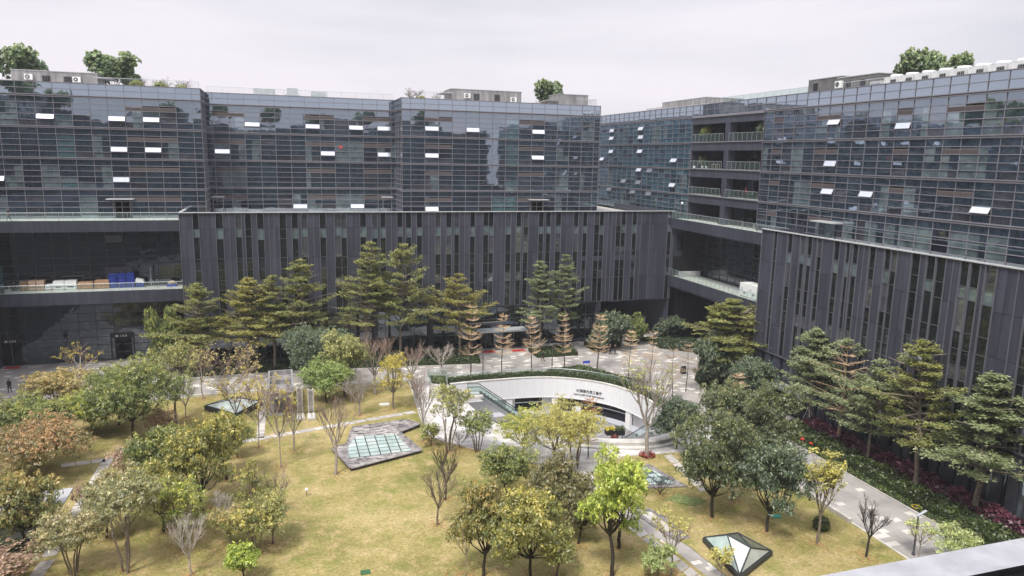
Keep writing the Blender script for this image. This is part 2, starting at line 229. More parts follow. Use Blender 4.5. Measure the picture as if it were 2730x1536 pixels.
plain('canopy_glass', (.42, .47, .48), .25, 0, .12); clear_glass('rail_glass', .09, (.42, .50, .48)); clear_glass('rail_glass_green', .10, (.22, .28, .27))
plain('stone_pale', (.56, .545, .51), .75, 0, .18, .9, .3, .10); plain('stone_slab', (.44, .42, .40), .8, 0, .2, 1.2, .3, .18)
plain('stone_dark', (.062, .063, .070), .6, 0, .35, 2.5, .4, .2); plain('stone_bed', (.20, .185, .185), .7, 0, .5, 1.6, .4, .35)
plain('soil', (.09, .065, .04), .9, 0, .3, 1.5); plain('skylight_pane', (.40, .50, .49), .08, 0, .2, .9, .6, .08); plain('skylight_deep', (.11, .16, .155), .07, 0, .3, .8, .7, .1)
plain('skylight_white', (.50, .57, .56), .1, 0, .12, .7, .6, .1); plain('frame_dark', (.05, .055, .057), .5, .2)
plain('crate_blue', (.035, .075, .48), .5, 0, .15, 3, .4, .12); plain('carton', (.42, .25, .14), .85, 0, .2, 3); plain('carton_pale', (.50, .36, .27), .8, 0, .35, 5, .3, .3)
plain('wood', (.30, .19, .11), .8, 0, .25, 4); plain('plastic_white', (.80, .82, .82), .45, 0, .05); plain('sack', (.60, .47, .30), .9, 0, .3, 5)
plain('mat_red', (.42, .035, .03), .95, 0, .15, 4); plain('flower_red', (.55, .03, .02), .7); plain('flower_yellow', (.85, .60, .03), .7)
plain('green_cover', (.035, .11, .045), .6); plain('green_plate', (.05, .33, .24), .6); plain('yellow_paint', (.62, .44, .05), .6)
plain('cloth_black', (.012, .012, .014), .9); plain('cloth_green', (.018, .026, .022), .9); plain('cloth_red', (.42, .03, .03), .9); plain('cloth_blue', (.04, .05, .09), .9)
plain('skin', (.42, .26, .19), .6); plain('hair', (.012, .01, .009), .7); plain('shoe_white', (.6, .58, .56), .7)
plain('bark_grey', (.20, .165, .135), .9, 0, .35, 6); plain('bark_dark', (.045, .038, .032), .9, 0, .4, 6); plain('bark_pale', (.34, .30, .265), .85, 0, .3, 5)
plain('bark_tan', (.40, .30, .20), .9, 0, .25, 5); plain('twig_red', (.27, .20, .165), .9, 0, .25, 5); plain('twig_tan', (.64, .47, .30), .9, 0, .2, 4)
plain('twig_rust', (.42, .22, .12), .9, 0, .2, 4); plain('twig_white', (.42, .38, .35), .9, 0, .2, 4); plain('sill_stone', (.86, .86, .86), .35, 0, .14, 22)
plain('text_dark', (.02, .02, .022), .6); plain('text_white', (.80, .80, .80), .6); plain('poster_red', (.45, .08, .07), .7); plain('bougain', (.10, .025, .05), .7, 0, .4, 4)

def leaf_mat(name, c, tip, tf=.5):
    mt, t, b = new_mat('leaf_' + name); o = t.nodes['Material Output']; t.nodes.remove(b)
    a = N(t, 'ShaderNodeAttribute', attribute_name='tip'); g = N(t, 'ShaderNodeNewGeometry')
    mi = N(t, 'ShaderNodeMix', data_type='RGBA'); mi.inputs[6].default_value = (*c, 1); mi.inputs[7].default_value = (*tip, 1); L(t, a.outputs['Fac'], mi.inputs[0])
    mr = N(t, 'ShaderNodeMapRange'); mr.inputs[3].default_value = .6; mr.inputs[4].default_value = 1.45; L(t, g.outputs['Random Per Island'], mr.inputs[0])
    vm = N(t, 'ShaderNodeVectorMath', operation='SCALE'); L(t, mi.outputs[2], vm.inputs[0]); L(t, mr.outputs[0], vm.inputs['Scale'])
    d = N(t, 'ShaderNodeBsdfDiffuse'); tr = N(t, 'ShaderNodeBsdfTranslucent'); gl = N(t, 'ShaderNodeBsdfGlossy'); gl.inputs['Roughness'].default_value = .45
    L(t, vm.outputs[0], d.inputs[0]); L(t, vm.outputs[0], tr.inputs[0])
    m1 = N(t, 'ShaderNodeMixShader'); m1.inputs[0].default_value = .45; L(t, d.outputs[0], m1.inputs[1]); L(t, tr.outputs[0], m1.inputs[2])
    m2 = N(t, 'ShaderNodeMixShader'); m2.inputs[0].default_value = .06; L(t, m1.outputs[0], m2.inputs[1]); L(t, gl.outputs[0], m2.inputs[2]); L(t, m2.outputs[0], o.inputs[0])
PAL = dict(
 olive=((.090, .108, .036), (.27, .27, .085)), olivegold=((.115, .122, .036), (.31, .28, .075)), sage=((.105, .130, .064), (.25, .285, .145)),
 green=((.085, .12, .036), (.34, .345, .09)), bluegreen=((.062, .092, .052), (.16, .20, .10)), deepgreen=((.064, .088, .040), (.22, .23, .085)),
 olivelight=((.15, .17, .06), (.46, .43, .14)), yellowgreen=((.145, .185, .04), (.50, .49, .09)), limegreen=((.13, .19, .05), (.34, .40, .12)),
 orangegold=((.19, .18, .065), (.52, .39, .16)), redorange=((.15, .145, .055), (.46, .27, .13)), greenorange=((.12, .14, .045), (.44, .33, .11)),
 cream=((.24, .24, .10), (.66, .57, .31)), creamgreen=((.20, .225, .10), (.60, .55, .28)), greengold=((.125, .145, .042), (.50, .43, .11)),
 brown=((.10, .105, .042), (.24, .20, .07)), yellow=((.42, .37, .06), (.60, .51, .09)), yellowleaf=((.40, .38, .10), (.62, .58, .17)),
 pinkgold=((.24, .24, .09), (.44, .33, .13)), pinkleaf=((.38, .27, .19), (.50, .36, .27)), lime=((.29, .39, .06), (.64, .69, .14)), palegreen=((.24, .30, .12), (.45, .46, .20)),
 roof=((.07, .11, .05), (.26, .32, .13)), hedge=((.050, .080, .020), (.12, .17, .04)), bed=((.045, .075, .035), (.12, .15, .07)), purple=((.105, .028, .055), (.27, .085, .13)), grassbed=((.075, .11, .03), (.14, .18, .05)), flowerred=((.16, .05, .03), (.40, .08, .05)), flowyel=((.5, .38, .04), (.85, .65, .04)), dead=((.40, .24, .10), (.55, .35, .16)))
for n_, (a_, b_) in PAL.items():
    lift = 1.95 if n_ in ('olive', 'olivegold', 'sage') else 1.15 if n_ in ('lime', 'hedge', 'bed', 'purple', 'flowerred', 'flowyel', 'yellow', 'yellowleaf', 'pinkleaf', 'dead', 'cream', 'creamgreen') else 1.75
    leaf_mat(n_, tuple(q * lift for q in a_), tuple(min(.75, q * (1 + (lift - 1) * .6)) for q in b_))

# paving: dull grey pavers with scattered pale slabs
def paving(name, base, pale, thr, sx, sy):
    mt, t, b = new_mat(name); b.inputs['Roughness'].default_value = .75
    o = N(t, 'ShaderNodeTexCoord'); sp = N(t, 'ShaderNodeSeparateXYZ'); L(t, o.outputs['Object'], sp.inputs[0])
    def M(op, a, bb=None):
        n = N(t, 'ShaderNodeMath', operation=op)
        for i, v in enumerate((a, bb)):
            if v is None: continue
            if isinstance(v, (int, float)): n.inputs[i].default_value = v
            else: L(t, v, n.inputs[i])
        return n.outputs[0]
    y = M('DIVIDE', sp.outputs[1], sy); row = M('FLOOR', y); x = M('ADD', M('DIVIDE', sp.outputs[0], sx), M('MULTIPLY', row, .37)); col = M('FLOOR', x)
    cb = N(t, 'ShaderNodeCombineXYZ'); L(t, col, cb.inputs[0]); L(t, row, cb.inputs[1])
    wn = N(t, 'ShaderNodeTexWhiteNoise', noise_dimensions='2D'); L(t, cb.outputs[0], wn.inputs[0])
    fx = M('FRACT', x); fy = M('FRACT', y)
    jo = M('MAXIMUM', M('LESS_THAN', fx, .025), M('LESS_THAN', fy, .035))
    isp = M('GREATER_THAN', wn.outputs[0], thr)
    mi = N(t, 'ShaderNodeMix', data_type='RGBA'); L(t, isp, mi.inputs[0]); mi.inputs[6].default_value = (*base, 1); mi.inputs[7].default_value = (*pale, 1)
    n = N(t, 'ShaderNodeTexNoise'); n.inputs['Scale'].default_value = .35; n.inputs['Detail'].default_value = 8; L(t, o.outputs['Object'], n.inputs[0])
    mr = N(t, 'ShaderNodeMapRange'); mr.inputs[1].default_value = .3; mr.inputs[2].default_value = .7; mr.inputs[3].default_value = .78; mr.inputs[4].default_value = 1.16; L(t, n.outputs[0], mr.inputs[0])
    v2 = N(t, 'ShaderNodeMapRange'); v2.inputs[3].default_value = .93; v2.inputs[4].default_value = 1.07; L(t, wn.outputs[1], v2.inputs[0])
    k = M('MULTIPLY', M('MULTIPLY', mr.outputs[0], v2.outputs[0]), M('SUBTRACT', 1.0, M('MULTIPLY', jo, .22)))
    vm = N(t, 'ShaderNodeVectorMath', operation='SCALE'); L(t, mi.outputs[2], vm.inputs[0]); L(t, k, vm.inputs['Scale']); L(t, vm.outputs[0], b.inputs['Base Color'])
paving('plaza_paving', (.35, .33, .315), (.66, .64, .60), .87, .85, .5)
paving('walk_paving', (.34, .325, .315), (.56, .54, .51), .89, .8, .62)
paving('pale_paving', (.50, .485, .465), (.60, .585, .57), .6, 1.3, .5)
paving('court_paving', (.20, .20, .20), (.26, .26, .26), .7, 1.2, .4)
def lawn_mat():
    mt, t, b = new_mat('lawn'); b.inputs['Roughness'].default_value = .95; b.inputs['Specular IOR Level'].default_value = .1
    o = N(t, 'ShaderNodeTexCoord')
    def nz(s, d=6, r=.6):
        n = N(t, 'ShaderNodeTexNoise'); n.inputs['Scale'].default_value = s; n.inputs['Detail'].default_value = d; n.inputs['Roughness'].default_value = r; L(t, o.outputs['Object'], n.inputs[0]); return n.outputs[0]
    def ramp(stops, src):
        r = N(t, 'ShaderNodeValToRGB'); e = r.color_ramp.elements; e[0].position, e[0].color = stops[0][0], (*stops[0][1], 1); e[1].position, e[1].color = stops[-1][0], (*stops[-1][1], 1)
        for p, c in stops[1:-1]: x = e.new(p); x.color = (*c, 1)
        L(t, src, r.inputs[0]); return r.outputs[0]
    def mixf(f, a, b_, mode='MIX'):
        m = N(t, 'ShaderNodeMix', data_type='RGBA', blend_type=mode)
        if isinstance(f, float): m.inputs[0].default_value = f
        else: L(t, f, m.inputs[0])
        for q, v in ((6, a), (7, b_)):
            if isinstance(v, tuple): m.inputs[q].default_value = (*v, 1)
            else: L(t, v, m.inputs[q])
        return m.outputs[2]
    big = ramp(((.36, (.18, .172, .06)), (.50, (.305, .262, .105)), (.66, (.43, .35, .175))), nz(.10, 9, .68))
    patch = ramp(((.50, (0, 0, 0)), (.66, (.85, .85, .85))), nz(.33, 8, .72)); c1 = mixf(patch, big, (.185, .205, .055))
    dry = ramp(((.52, (0, 0, 0)), (.70, (.8, .8, .8))), nz(.8, 7, .7)); c2 = mixf(dry, c1, (.46, .34, .20))
    mr = N(t, 'ShaderNodeMapRange'); mr.inputs[1].default_value = .3; mr.inputs[2].default_value = .7; mr.inputs[3].default_value = .42; mr.inputs[4].default_value = 1.55; L(t, nz(4.5, 10, .86), mr.inputs[0])
    vm = N(t, 'ShaderNodeVectorMath', operation='SCALE'); L(t, c2, vm.inputs[0]); L(t, mr.outputs[0], vm.inputs['Scale']); L(t, vm.outputs[0], b.inputs['Base Color'])
    bp = N(t, 'ShaderNodeBump'); bp.inputs['Strength'].default_value = .6; bp.inputs['Distance'].default_value = .08; L(t, nz(14, 6, .7), bp.inputs['Height']); L(t, bp.outputs[0], b.inputs['Normal'])
lawn_mat()
def fascia_mat():     # white perforated panels: fine diagonal slots and vertical seams, laid along the wall's own length
    mt, t, b = new_mat('perforated_white'); b.inputs['Roughness'].default_value = .5
    u = N(t, 'ShaderNodeUVMap'); sp = N(t, 'ShaderNodeSeparateXYZ'); L(t, u.outputs[0], sp.inputs[0])
    ad = N(t, 'ShaderNodeMath', operation='MULTIPLY_ADD'); L(t, sp.outputs[0], ad.inputs[0]); ad.inputs[1].default_value = 1.0; L(t, sp.outputs[1], ad.inputs[2])
    sc = N(t, 'ShaderNodeMath', operation='MULTIPLY'); L(t, ad.outputs[0], sc.inputs[0]); sc.inputs[1].default_value = 5.2
    fr = N(t, 'ShaderNodeMath', operation='FRACT'); L(t, sc.outputs[0], fr.inputs[0]); lt = N(t, 'ShaderNodeMath', operation='LESS_THAN'); L(t, fr.outputs[0], lt.inputs[0]); lt.inputs[1].default_value = .38
    s2 = N(t, 'ShaderNodeMath', operation='MULTIPLY'); L(t, sp.outputs[0], s2.inputs[0]); s2.inputs[1].default_value = 1 / 1.12
    f2 = N(t, 'ShaderNodeMath', operation='FRACT'); L(t, s2.outputs[0], f2.inputs[0]); g2 = N(t, 'ShaderNodeMath', operation='GREATER_THAN'); L(t, f2.outputs[0], g2.inputs[0]); g2.inputs[1].default_value = .05
    mu = N(t, 'ShaderNodeMath', operation='MULTIPLY'); L(t, lt.outputs[0], mu.inputs[0]); L(t, g2.outputs[0], mu.inputs[1])
    mi = N(t, 'ShaderNodeMix', data_type='RGBA'); L(t, mu.outputs[0], mi.inputs[0]); mi.inputs[6].default_value = (.88, .88, .90, 1); mi.inputs[7].default_value = (.60, .61, .65, 1); L(t, mi.outputs[2], b.inputs['Base Color'])
fascia_mat()

# ------------------------------------------------------------------ mesh helpers
class MB:
    def __init__(s): s.v = []; s.f = []; s.m = []; s.names = []; s.tip = None
    def mi(s, n):
        if n not in s.names: s.names.append(n)
        return s.names.index(n)
    def quad(s, a, b, c, d, m):
        i = len(s.v); s.v += [tuple(a), tuple(b), tuple(c), tuple(d)]; s.f.append((i, i + 1, i + 2, i + 3)); s.m.append(s.mi(m))
    def tri(s, a, b, c, m):
        i = len(s.v); s.v += [tuple(a), tuple(b), tuple(c)]; s.f.append((i, i + 1, i + 2)); s.m.append(s.mi(m))
    def box8(s, p, m):
        i = len(s.v); s.v += [tuple(q) for q in p]; k = s.mi(m)
        for f in ((0, 3, 2, 1), (4, 5, 6, 7), (0, 1, 5, 4), (1, 2, 6, 5), (2, 3, 7, 6), (3, 0, 4, 7)):
            s.f.append(tuple(i + j for j in f)); s.m.append(k)
    def box(s, x0, y0, z0, x1, y1, z1, m):
        x0, x1 = min(x0, x1), max(x0, x1); y0, y1 = min(y0, y1), max(y0, y1); z0, z1 = min(z0, z1), max(z0, z1)
        s.box8(((x0, y0, z0), (x1, y0, z0), (x1, y1, z0), (x0, y1, z0), (x0, y0, z1), (x1, y0, z1), (x1, y1, z1), (x0, y1, z1)), m)
    def fbox(s, F, s0, s1, o0, o1, z0, z1, m):      # box in a facade frame: along, outward, up
        s.box8((F(s0, o0, z0), F(s1, o0, z0), F(s1, o1, z0), F(s0, o1, z0), F(s0, o0, z1), F(s1, o0, z1), F(s1, o1, z1), F(s0, o1, z1)), m)
    def prism(s, poly, z0, z1, m, mtop=None, side=True):
        i = len(s.v); n = len(poly); k = s.mi(m); kt = s.mi(mtop or m)
        s.v += [(x, y, z0) for x, y in poly] + [(x, y, z1) for x, y in poly]
        if side:
            for j in range(n): s.f.append((i + j, i + (j + 1) % n, i + n + (j + 1) % n, i + n + j)); s.m.append(k)
        for t in tessellate_polygon([[Vector((x, y, 0)) for x, y in poly]]):
            s.f.append(tuple(i + n + j for j in t)); s.m.append(kt)
    def tube(s, pts, rad, sides, m, cap=False):
        k = s.mi(m); prev = None
        for q, (p, r) in enumerate(zip(pts, rad)):
            p = Vector(p); d = (Vector(pts[min(q + 1, len(pts) - 1)]) - Vector(pts[max(q - 1, 0)]))
            d = d.normalized() if d.length > 1e-6 else Vector((0, 0, 1))
            a = d.cross(Vector((.31, .95, .05)) if abs(d.z) > .8 else Vector((0, 0, 1))).normalized(); b = d.cross(a)
            i = len(s.v)
            for j in range(sides):
                w = 2 * math.pi * j / sides; s.v.append(tuple(p + (a * math.cos(w) + b * math.sin(w)) * r))
            if prev is not None:
                for j in range(sides): s.f.append((prev + j, prev + (j + 1) % sides, i + (j + 1) % sides, i + j)); s.m.append(k)
            elif cap: s.f.append(tuple(i + j for j in range(sides))); s.m.append(k)
            prev = i
        if cap: s.f.append(tuple(prev + j for j in range(sides))); s.m.append(k)
    def cyl(s, x, y, z0, z1, r, m, n=12): s.tube([(x, y, z0), (x, y, z1)], [r, r], n, m, True)
    def mesh(s, name):
        me = bpy.data.meshes.new(name); me.from_pydata(s.v, [], s.f)
        for n in s.names: me.materials.append(MATS[n])
        me.polygons.foreach_set('material_index', s.m)
        if s.tip is not None:
            at = me.attributes.new('tip', 'FLOAT', 'FACE'); at.data.foreach_set('value', s.tip)
        me.update(); return me
    def build(s, name, parent=None, label=None, cat=None, group=None, kind=None, smooth=False):
        me = s.mesh(name)
        if smooth: me.polygons.foreach_set('use_smooth', [True] * len(me.polygons))
        return link(name, me, parent, label, cat, group, kind)
def link(name, data, parent=None, label=None, cat=None, group=None, kind=None, loc=None):
    o = bpy.data.objects.new(name, data); COL.objects.link(o)
    if parent: o.parent = parent
    if loc is not None: o.location = loc
    tag(o, label, cat, group, kind); return o
def tag(o, label=None, cat=None, group=None, kind=None):
    if label: o['label'] = label
    if cat: o['category'] = cat
    if group: o['group'] = group
    if kind: o['kind'] = kind
def thing(name, label, cat, group=None, loc=(0, 0, 0), rz=0):
    o = link(name, None, None, label, cat, group, None, loc); o.rotation_euler = (0, 0, rz); o.empty_display_size = .2; return o
def flat(poly, z, m, holes=()):
    b = MB(); loops = [[Vector((x, y, 0)) for x, y in poly]] + [[Vector((x, y, 0)) for x, y in h] for h in holes]
    b.v = [(v.x, v.y, z) for l in loops for v in l]; k = b.mi(m)
    for t in tessellate_polygon(loops): b.f.append(t); b.m.append(k)
    return b
def catmull(P, n):
    P = [Vector(p) for p in P]; Q = [P[0] * 2 - P[1]] + P + [P[-1] * 2 - P[-2]]; o = []
    for i in range(1, len(Q) - 2):
        for j in range(n):
            t = j / n; a, b, c, d = Q[i - 1:i + 3]
            o.append(.5 * ((2 * b) + (c - a) * t + (2 * a - 5 * b + 4 * c - d) * t * t + (3 * b - a - 3 * c + d) * t ** 3))
    return o + [P[-1]]
def inside(p, poly):
    c = False; j = len(poly) - 1
    for i in range(len(poly)):
        (xi, yi), (xj, yj) = poly[i], poly[j]
        if (yi > p[1]) != (yj > p[1]) and p[0] < (xj - xi) * (p[1] - yi) / (yj - yi) + xi: c = not c
        j = i
    return c
class Leaves(MB):
    def __init__(s): super().__init__(); s.tip = []
    def leaf(s, p, nrm, size, tip, m, asp=.55, R=random):
        n = Vector(nrm).normalized(); a = n.cross(Vector((R.uniform(-1, 1), R.uniform(-1, 1), R.uniform(-1, 1))))
        if a.length < 1e-4: a = Vector((1, 0, 0))
        a = a.normalized(); b = n.cross(a) * asp; i = len(s.v); p = Vector(p); a *= size; b *= size
        s.v += [tuple(p - a), tuple(p + b), tuple(p + a), tuple(p - b)]; s.f.append((i, i + 1, i + 2, i + 3)); s.m.append(s.mi(m)); s.tip.append(tip)

# ------------------------------------------------------------------ ground
ARC = catmull([(20.6, 90.3), (24, 90.55), (27.2, 90.6), (30.8, 90.55), (34.3, 90.0), (37, 88.8), (39.3, 87.1), (41.2, 84.9), (42.4, 82.4), (43.1, 79.4), (43.3, 76.5), (43.1, 73.5), (42.2, 70.4)], 6)
arc2 = [(p.x, p.y) for p in ARC]
RIM = [(40.6, 67.6), (38.6, 66.5), (36.2, 66.3), (33.6, 66.9), (31.0, 67.9), (28.0, 69.5), (25.4, 71.4), (23.4, 73.8), (22.2, 77.0), (21.4, 81.0), (20.9, 85.5)]
HOLE = arc2 + RIM
big = [(-900, -300), (900, -300), (900, 1500), (-900, 1500)]
flat(big, 0, 'plaza_paving', [HOLE]).build('ground', kind='structure')
LAWN1 = [(-30, 20), (-30, 88), (-22, 92.2), (-11.8, 93.7), (-1.1, 93.6), (5, 93.9), (15.5, 93.4), (15.2, 88), (14.6, 80.9), (14.3, 74.4), (15.5, 71.8), (17, 70.3), (18.3, 68.8), (21.7, 65.5), (24.5, 62.2), (26.0, 58.5), (25.6, 55.0), (26.3, 52.6), (28.4, 46), (29.2, 38), (30, 20)]
LAWN2 = [(45.2, 20), (45.2, 58.5), (41.5, 61.5), (38.6, 62.7), (35.7, 62.9), (32.7, 63.2), (29.5, 62.0), (27.6, 59.3), (27.4, 55.0), (28.2, 51.5), (29.8, 46), (30.6, 38), (31.5, 20)]
flat(LAWN1, .05, 'lawn').build('lawn', kind='structure'); flat(LAWN2, .05, 'lawn').build('lawn', kind='structure')
# pale paved apron round the sunken court, walkway on the right, edging kerbs
APRON = [(18.4, 95.0), (18.2, 91.6), (16.1, 88), (15.4, 80.9), (15.1, 74.4), (16.1, 71.8), (17.6, 70.3), (19, 68.9), (22.3, 65.6), (25.2, 62.2), (26.6, 58.5), (26.2, 55.0), (26.7, 52.8), (27.9, 52.4), (27.3, 55.0), (27.5, 59.4), (29.4, 62.1), (32.7, 63.35), (35.7, 63.05), (38.7, 62.9), (41.6, 61.7), (44.8, 60), (45, 66), (43.9, 69), (42.3, 70.3)] + RIM + [(20.4, 90.2), (20.9, 94.6)]
flat(APRON, .012, 'pale_paving').build('paved_apron', kind='structure')
flat([(45.35, 10), (52.1, 10), (52.1, 76), (45.35, 66)], .008, 'walk_paving').build('footpath', kind='structure')
def kerb(pts, w, z0, z1, m, name='kerb'):
    b = MB()
    for (x0, y0), (x1, y1) in zip(pts, pts[1:]):
        d = Vector((x1 - x0, y1 - y0)); n = Vector((-d.y, d.x)).normalized() * w / 2; e = d.normalized() * .001
        b.prism([(x0 - n.x, y0 - n.y), (x1 - n.x, y1 - n.y), (x1 + n.x, y1 + n.y), (x0 + n.x, y0 + n.y)], z0, z1, m)
    return b.build(name, kind='structure')
kerb([(45.25, 20), (45.25, 58.6)], .14, 0, .12, 'stone_pale'); kerb([(45.15, 45.5), (45.15, 53.0)], .35, 0, .42, 'stone_slab', 'low_wall'); kerb([(52.2, 10), (52.2, 66)], .16, 0, .12, 'stone_slab')
kerb([(-11.8, 93.75), (-1.1, 93.7), (5, 94.0), (15.5, 93.55)], .22, 0, .30, 'stone_pale')
kerb([(15.6, 93.4), (15.25, 88), (14.7, 80.9), (14.4, 74.4), (15.6, 71.8), (17.1, 70.3), (18.4, 68.8), (21.8, 65.5)], .12, 0, .09, 'stone_slab')
# thin brass joint lines in the plaza
for a, b_ in (((24, 97.4), (22.3, 93)), ((37.2, 99.5), (40, 91.9)), ((46, 100), (52.5, 91)), ((44, 86.5), (51, 97))): kerb([a, b_], .1, .004, .012, 'stone_pale', 'paving_line')
def slabs(p0, p1, w, n, name, skew=0.0, z=.05, m='stone_slab', R=random.Random(3)):
    b = MB(); a = Vector(p0); d = Vector(p1) - a; u = d.normalized(); v = Vector((-u.y, u.x)); l = d.length / n
    for i in range(n):
        s0, s1 = i * l + .05, (i + 1) * l - .05
        P = [a + u * (s0 + skew * .5) + v * -w / 2, a + u * (s1 + skew * R.uniform(-.2, .5)) + v * -w / 2, a + u * (s1 - skew * .4) + v * w / 2, a + u * (s0 - skew * .4) + v * w / 2]
        b.prism([tuple(q) for q in P], z, z + .03, m)
    return b.build(name, kind='structure')
slabs((-2.75, 93.4), (-2.95, 77.6), .8, 26, 'garden_path'); slabs((-4.8, 77.1), (14.4, 81.6), .85, 13, 'garden_path', .4)
slabs((-17.0, 76.0), (-17.4, 57.5), .95, 11, 'garden_path', .25); slabs((-17.2, 75.6), (-21, 75.2), .9, 3, 'garden_path', .2)
slabs((-17.3, 57.0), (-17.9, 50), .95, 5, 'garden_path', .2)
slabs((26.6, 52.2), (28.1, 41.0), .95, 11, 'garden_path', .4); slabs((37.2, 62.4), (36.4, 54.0), .9, 8, 'garden_path', .3)

# ------------------------------------------------------------------ buildings
def frame(o, u, n):
    o, u, n = Vector(o), Vector(u), Vector(n)
    return lambda s, off, z: (o.x + u.x * s + n.x * off, o.y + u.y * s + n.y * off, z)
FLOORS = [20.5, 24.7, 28.85, 33.0, 37.1]
RG = random.Random(11)
def curtain(root, F, s0, s1, dw, phase, z0, z1, rows, style, opens=(), louv=(), blindcols=None, top_ledge=True, jit=.0035, mull='mullion', hide=()):
    """one storey of curtain wall on one face: glass part with its mullions as sub-part, ledge, open windows, louvres"""
    RGC[0] += 1; g = MB(); mu = MB(); led = .30 if top_ledge else 0.0; h = (z1 - z0 - led) / rows
    edges = [s0]; s = s0 + phase
    while s < s1 - .25:
        if s > s0 + .25: edges.append(s)
        s += dw
    edges.append(s1); nc = len(edges) - 1; bl = {}
    def BL(i, kind):
        if i not in bl: bl[i] = (1.0 if kind == 'teal' else RG.choice((1.0, 1.0, .55, .4, .3)), RG.random() < .5, RG.choice((0, 0, 0, 1, 2)))
        return bl[i]
    openc = {}
    for (so, zo) in opens:
        if z0 <= zo < z1 - led + .2:
            c = min(range(nc), key=lambda i: abs((edges[i] + edges[i + 1]) / 2 - so)); r = min(rows - 1, max(0, int((zo - z0) / h))); openc[(c, r)] = 1
    louc = {}
    for (a, b) in louv:
        for i in range(nc):
            if a <= (edges[i] + edges[i + 1]) / 2 <= b: louc[i] = 1
    for i in range(nc):
        a, b = edges[i], edges[i + 1]
        blind = blindcols(i, a, b) if blindcols else None
        for r in range(rows):
            za, zb = z0 + r * h, z0 + (r + 1) * h
            if any(hs0 < (a + b) / 2 < hs1 and hz0 < (za + zb) / 2 < hz1 for hs0, hs1, hz0, hz1 in hide): continue
            j = [RG.uniform(-jit, jit) for _ in range(4)]
            if blind and (i, r) not in openc and r < rows - 1:
                fr_, side_, low_ = BL(i, blind)
                if r >= low_:
                    xm = a + (b - a) * fr_; off = -.02; segs = ((a, xm, 'glass_teal' if blind == 'teal' else 'glass_blind'), (xm, b, style(i, r, rows, None))) if side_ else ((a, xm, style(i, r, rows, None)), (xm, b, 'glass_teal' if blind == 'teal' else 'glass_blind'))
                    for q0, q1, mm in segs:
                        if q1 - q0 > .05: g.quad(F(q0, off + j[0], za), F(q1, off + j[1], za), F(q1, off + j[1] + j[2], zb), F(q0, off + j[0] + j[2], zb), mm)
                    continue
            if (i, r) in openc: m = 'glass_black'
            elif i in louc and r == rows - 2 and rows >= 5: m = 'glass_brown'
            else: m = style(i, r, rows, blind)
            off = -.02
            g.quad(F(a, off + j[0], za), F(b, off + j[1], za), F(b, off + j[1] + j[2], zb), F(a, off + j[0] + j[2], zb), m)
    for i, e in enumerate(edges):
        mu.fbox(F, e - .03, e + .03, -.015, .05, z0, z1 - led, mull)
    for r in range(1, rows + (0 if top_ledge else 1)):
        z = z0 + r * h; mu.fbox(F, s0, s1, -.012, .075, z - .036, z + .036, mull)
    if not top_ledge: mu.fbox(F, s0, s1, -.05, .10, z1, z1 + .08, mull)
    gp = g.build('curtain_wall', root); mu.build('mullions', gp)
    if top_ledge:
        lb = MB(); lb.fbox(F, s0 - .0, s1, -.05, .16, z1 - .30, z1 - .19, 'ledge'); lb.fbox(F, s0, s1, -.05, .06, z1 - .19, z1 - .1, 'mullion_dark'); lb.fbox(F, s0, s1, -.05, .22, z1 - .10, z1, 'ledge')
        lb.build('ledge', root)
    if louc:
        for a, b in louv:
            cs = [i for i in louc if a <= (edges[i] + edges[i + 1]) / 2 <= b]
            if not cs: continue
            l = MB(); za = z0 + (rows - 2) * h; q0, q1 = edges[min(cs)] + .05, edges[max(cs) + 1] - .05
            for q in range(6):
                zz = za + .04 + q * (h * .62) / 6; l.box8((F(q0, .0, zz + .08), F(q1, .0, zz + .08), F(q1, .05, zz), F(q0, .05, zz), F(q0, .0, zz + .10), F(q1, .0, zz + .10), F(q1, .055, zz + .02), F(q0, .055, zz + .02)), 'louvre')
            l.build('louvre', root)
    for (c, r) in openc:
        a, b = edges[c] + .05, edges[c + 1] - .05; za, zb = z0 + r * h + .04, z0 + (r + 1) * h - .04
        w = MB(); ang = RG.uniform(.28, .5); dz = (zb - za) * math.cos(ang); do = (zb - za) * math.sin(ang)
        P = (F(a, .03, zb), F(b, .03, zb), F(b, .03 + do, zb - dz), F(a, .03 + do, zb - dz)); nrm = .03
        Q = [Vector(p) + Vector(F(0, .025, 0)) - Vector(F(0, 0, 0)) + Vector((0, 0, .02)) for p in P]
        w.box8([*P, *Q], 'open_pane')
        up_ = Vector((0, 0, .022)) + (Vector(F(0, .03, 0)) - Vector(F(0, 0, 0)))
        for q0, q1 in ((0, 1), (1, 2), (2, 3), (3, 0)): w.tube([Vector(P[q0]) + up_, Vector(P[q1]) + up_], [.032, .032], 4, 'mullion')
        w.build('open_window', root)
def st_upper(i, r, rows, blind):
    x = RG.random()
    if r == rows - 1: return 'glass_dark'
    if blind == 'teal': return 'glass_teal' if x < .85 else 'glass_blind'
    if blind == 'blind': return 'glass_blind' if x < .75 else 'glass_dark'
    c = (i * 7919 + int(RGC[0]) * 31) % 10
    if r == 0 and x < .18: return 'glass_room'
    return 'glass_deep' if c in (2, 3) else 'glass_room' if c == 7 and x < .8 else 'glass_dark' if x < .95 else 'glass_room'
RGC = [0]
def st_far(i, r, rows, blind):
    x = RG.random()
    return 'glass_farblind' if (blind == 'blind' and x < .6) else 'glass_far' if x < .85 else 'glass_dark'
def st_par(i, r, rows, blind): return 'glass_parapet'
def st_low(i, r, rows, blind):
    return 'glass_low'
def rb(seed, p=.33, teal=()):
    R = random.Random(seed); d = {}
    def f(i, a, b):
        c = (a + b) / 2
        for t0, t1 in teal:
            if t0 < c < t1: return 'teal'
        if i not in d: d[i] = 'blind' if R.random() < p else None
        return d[i]
    return f

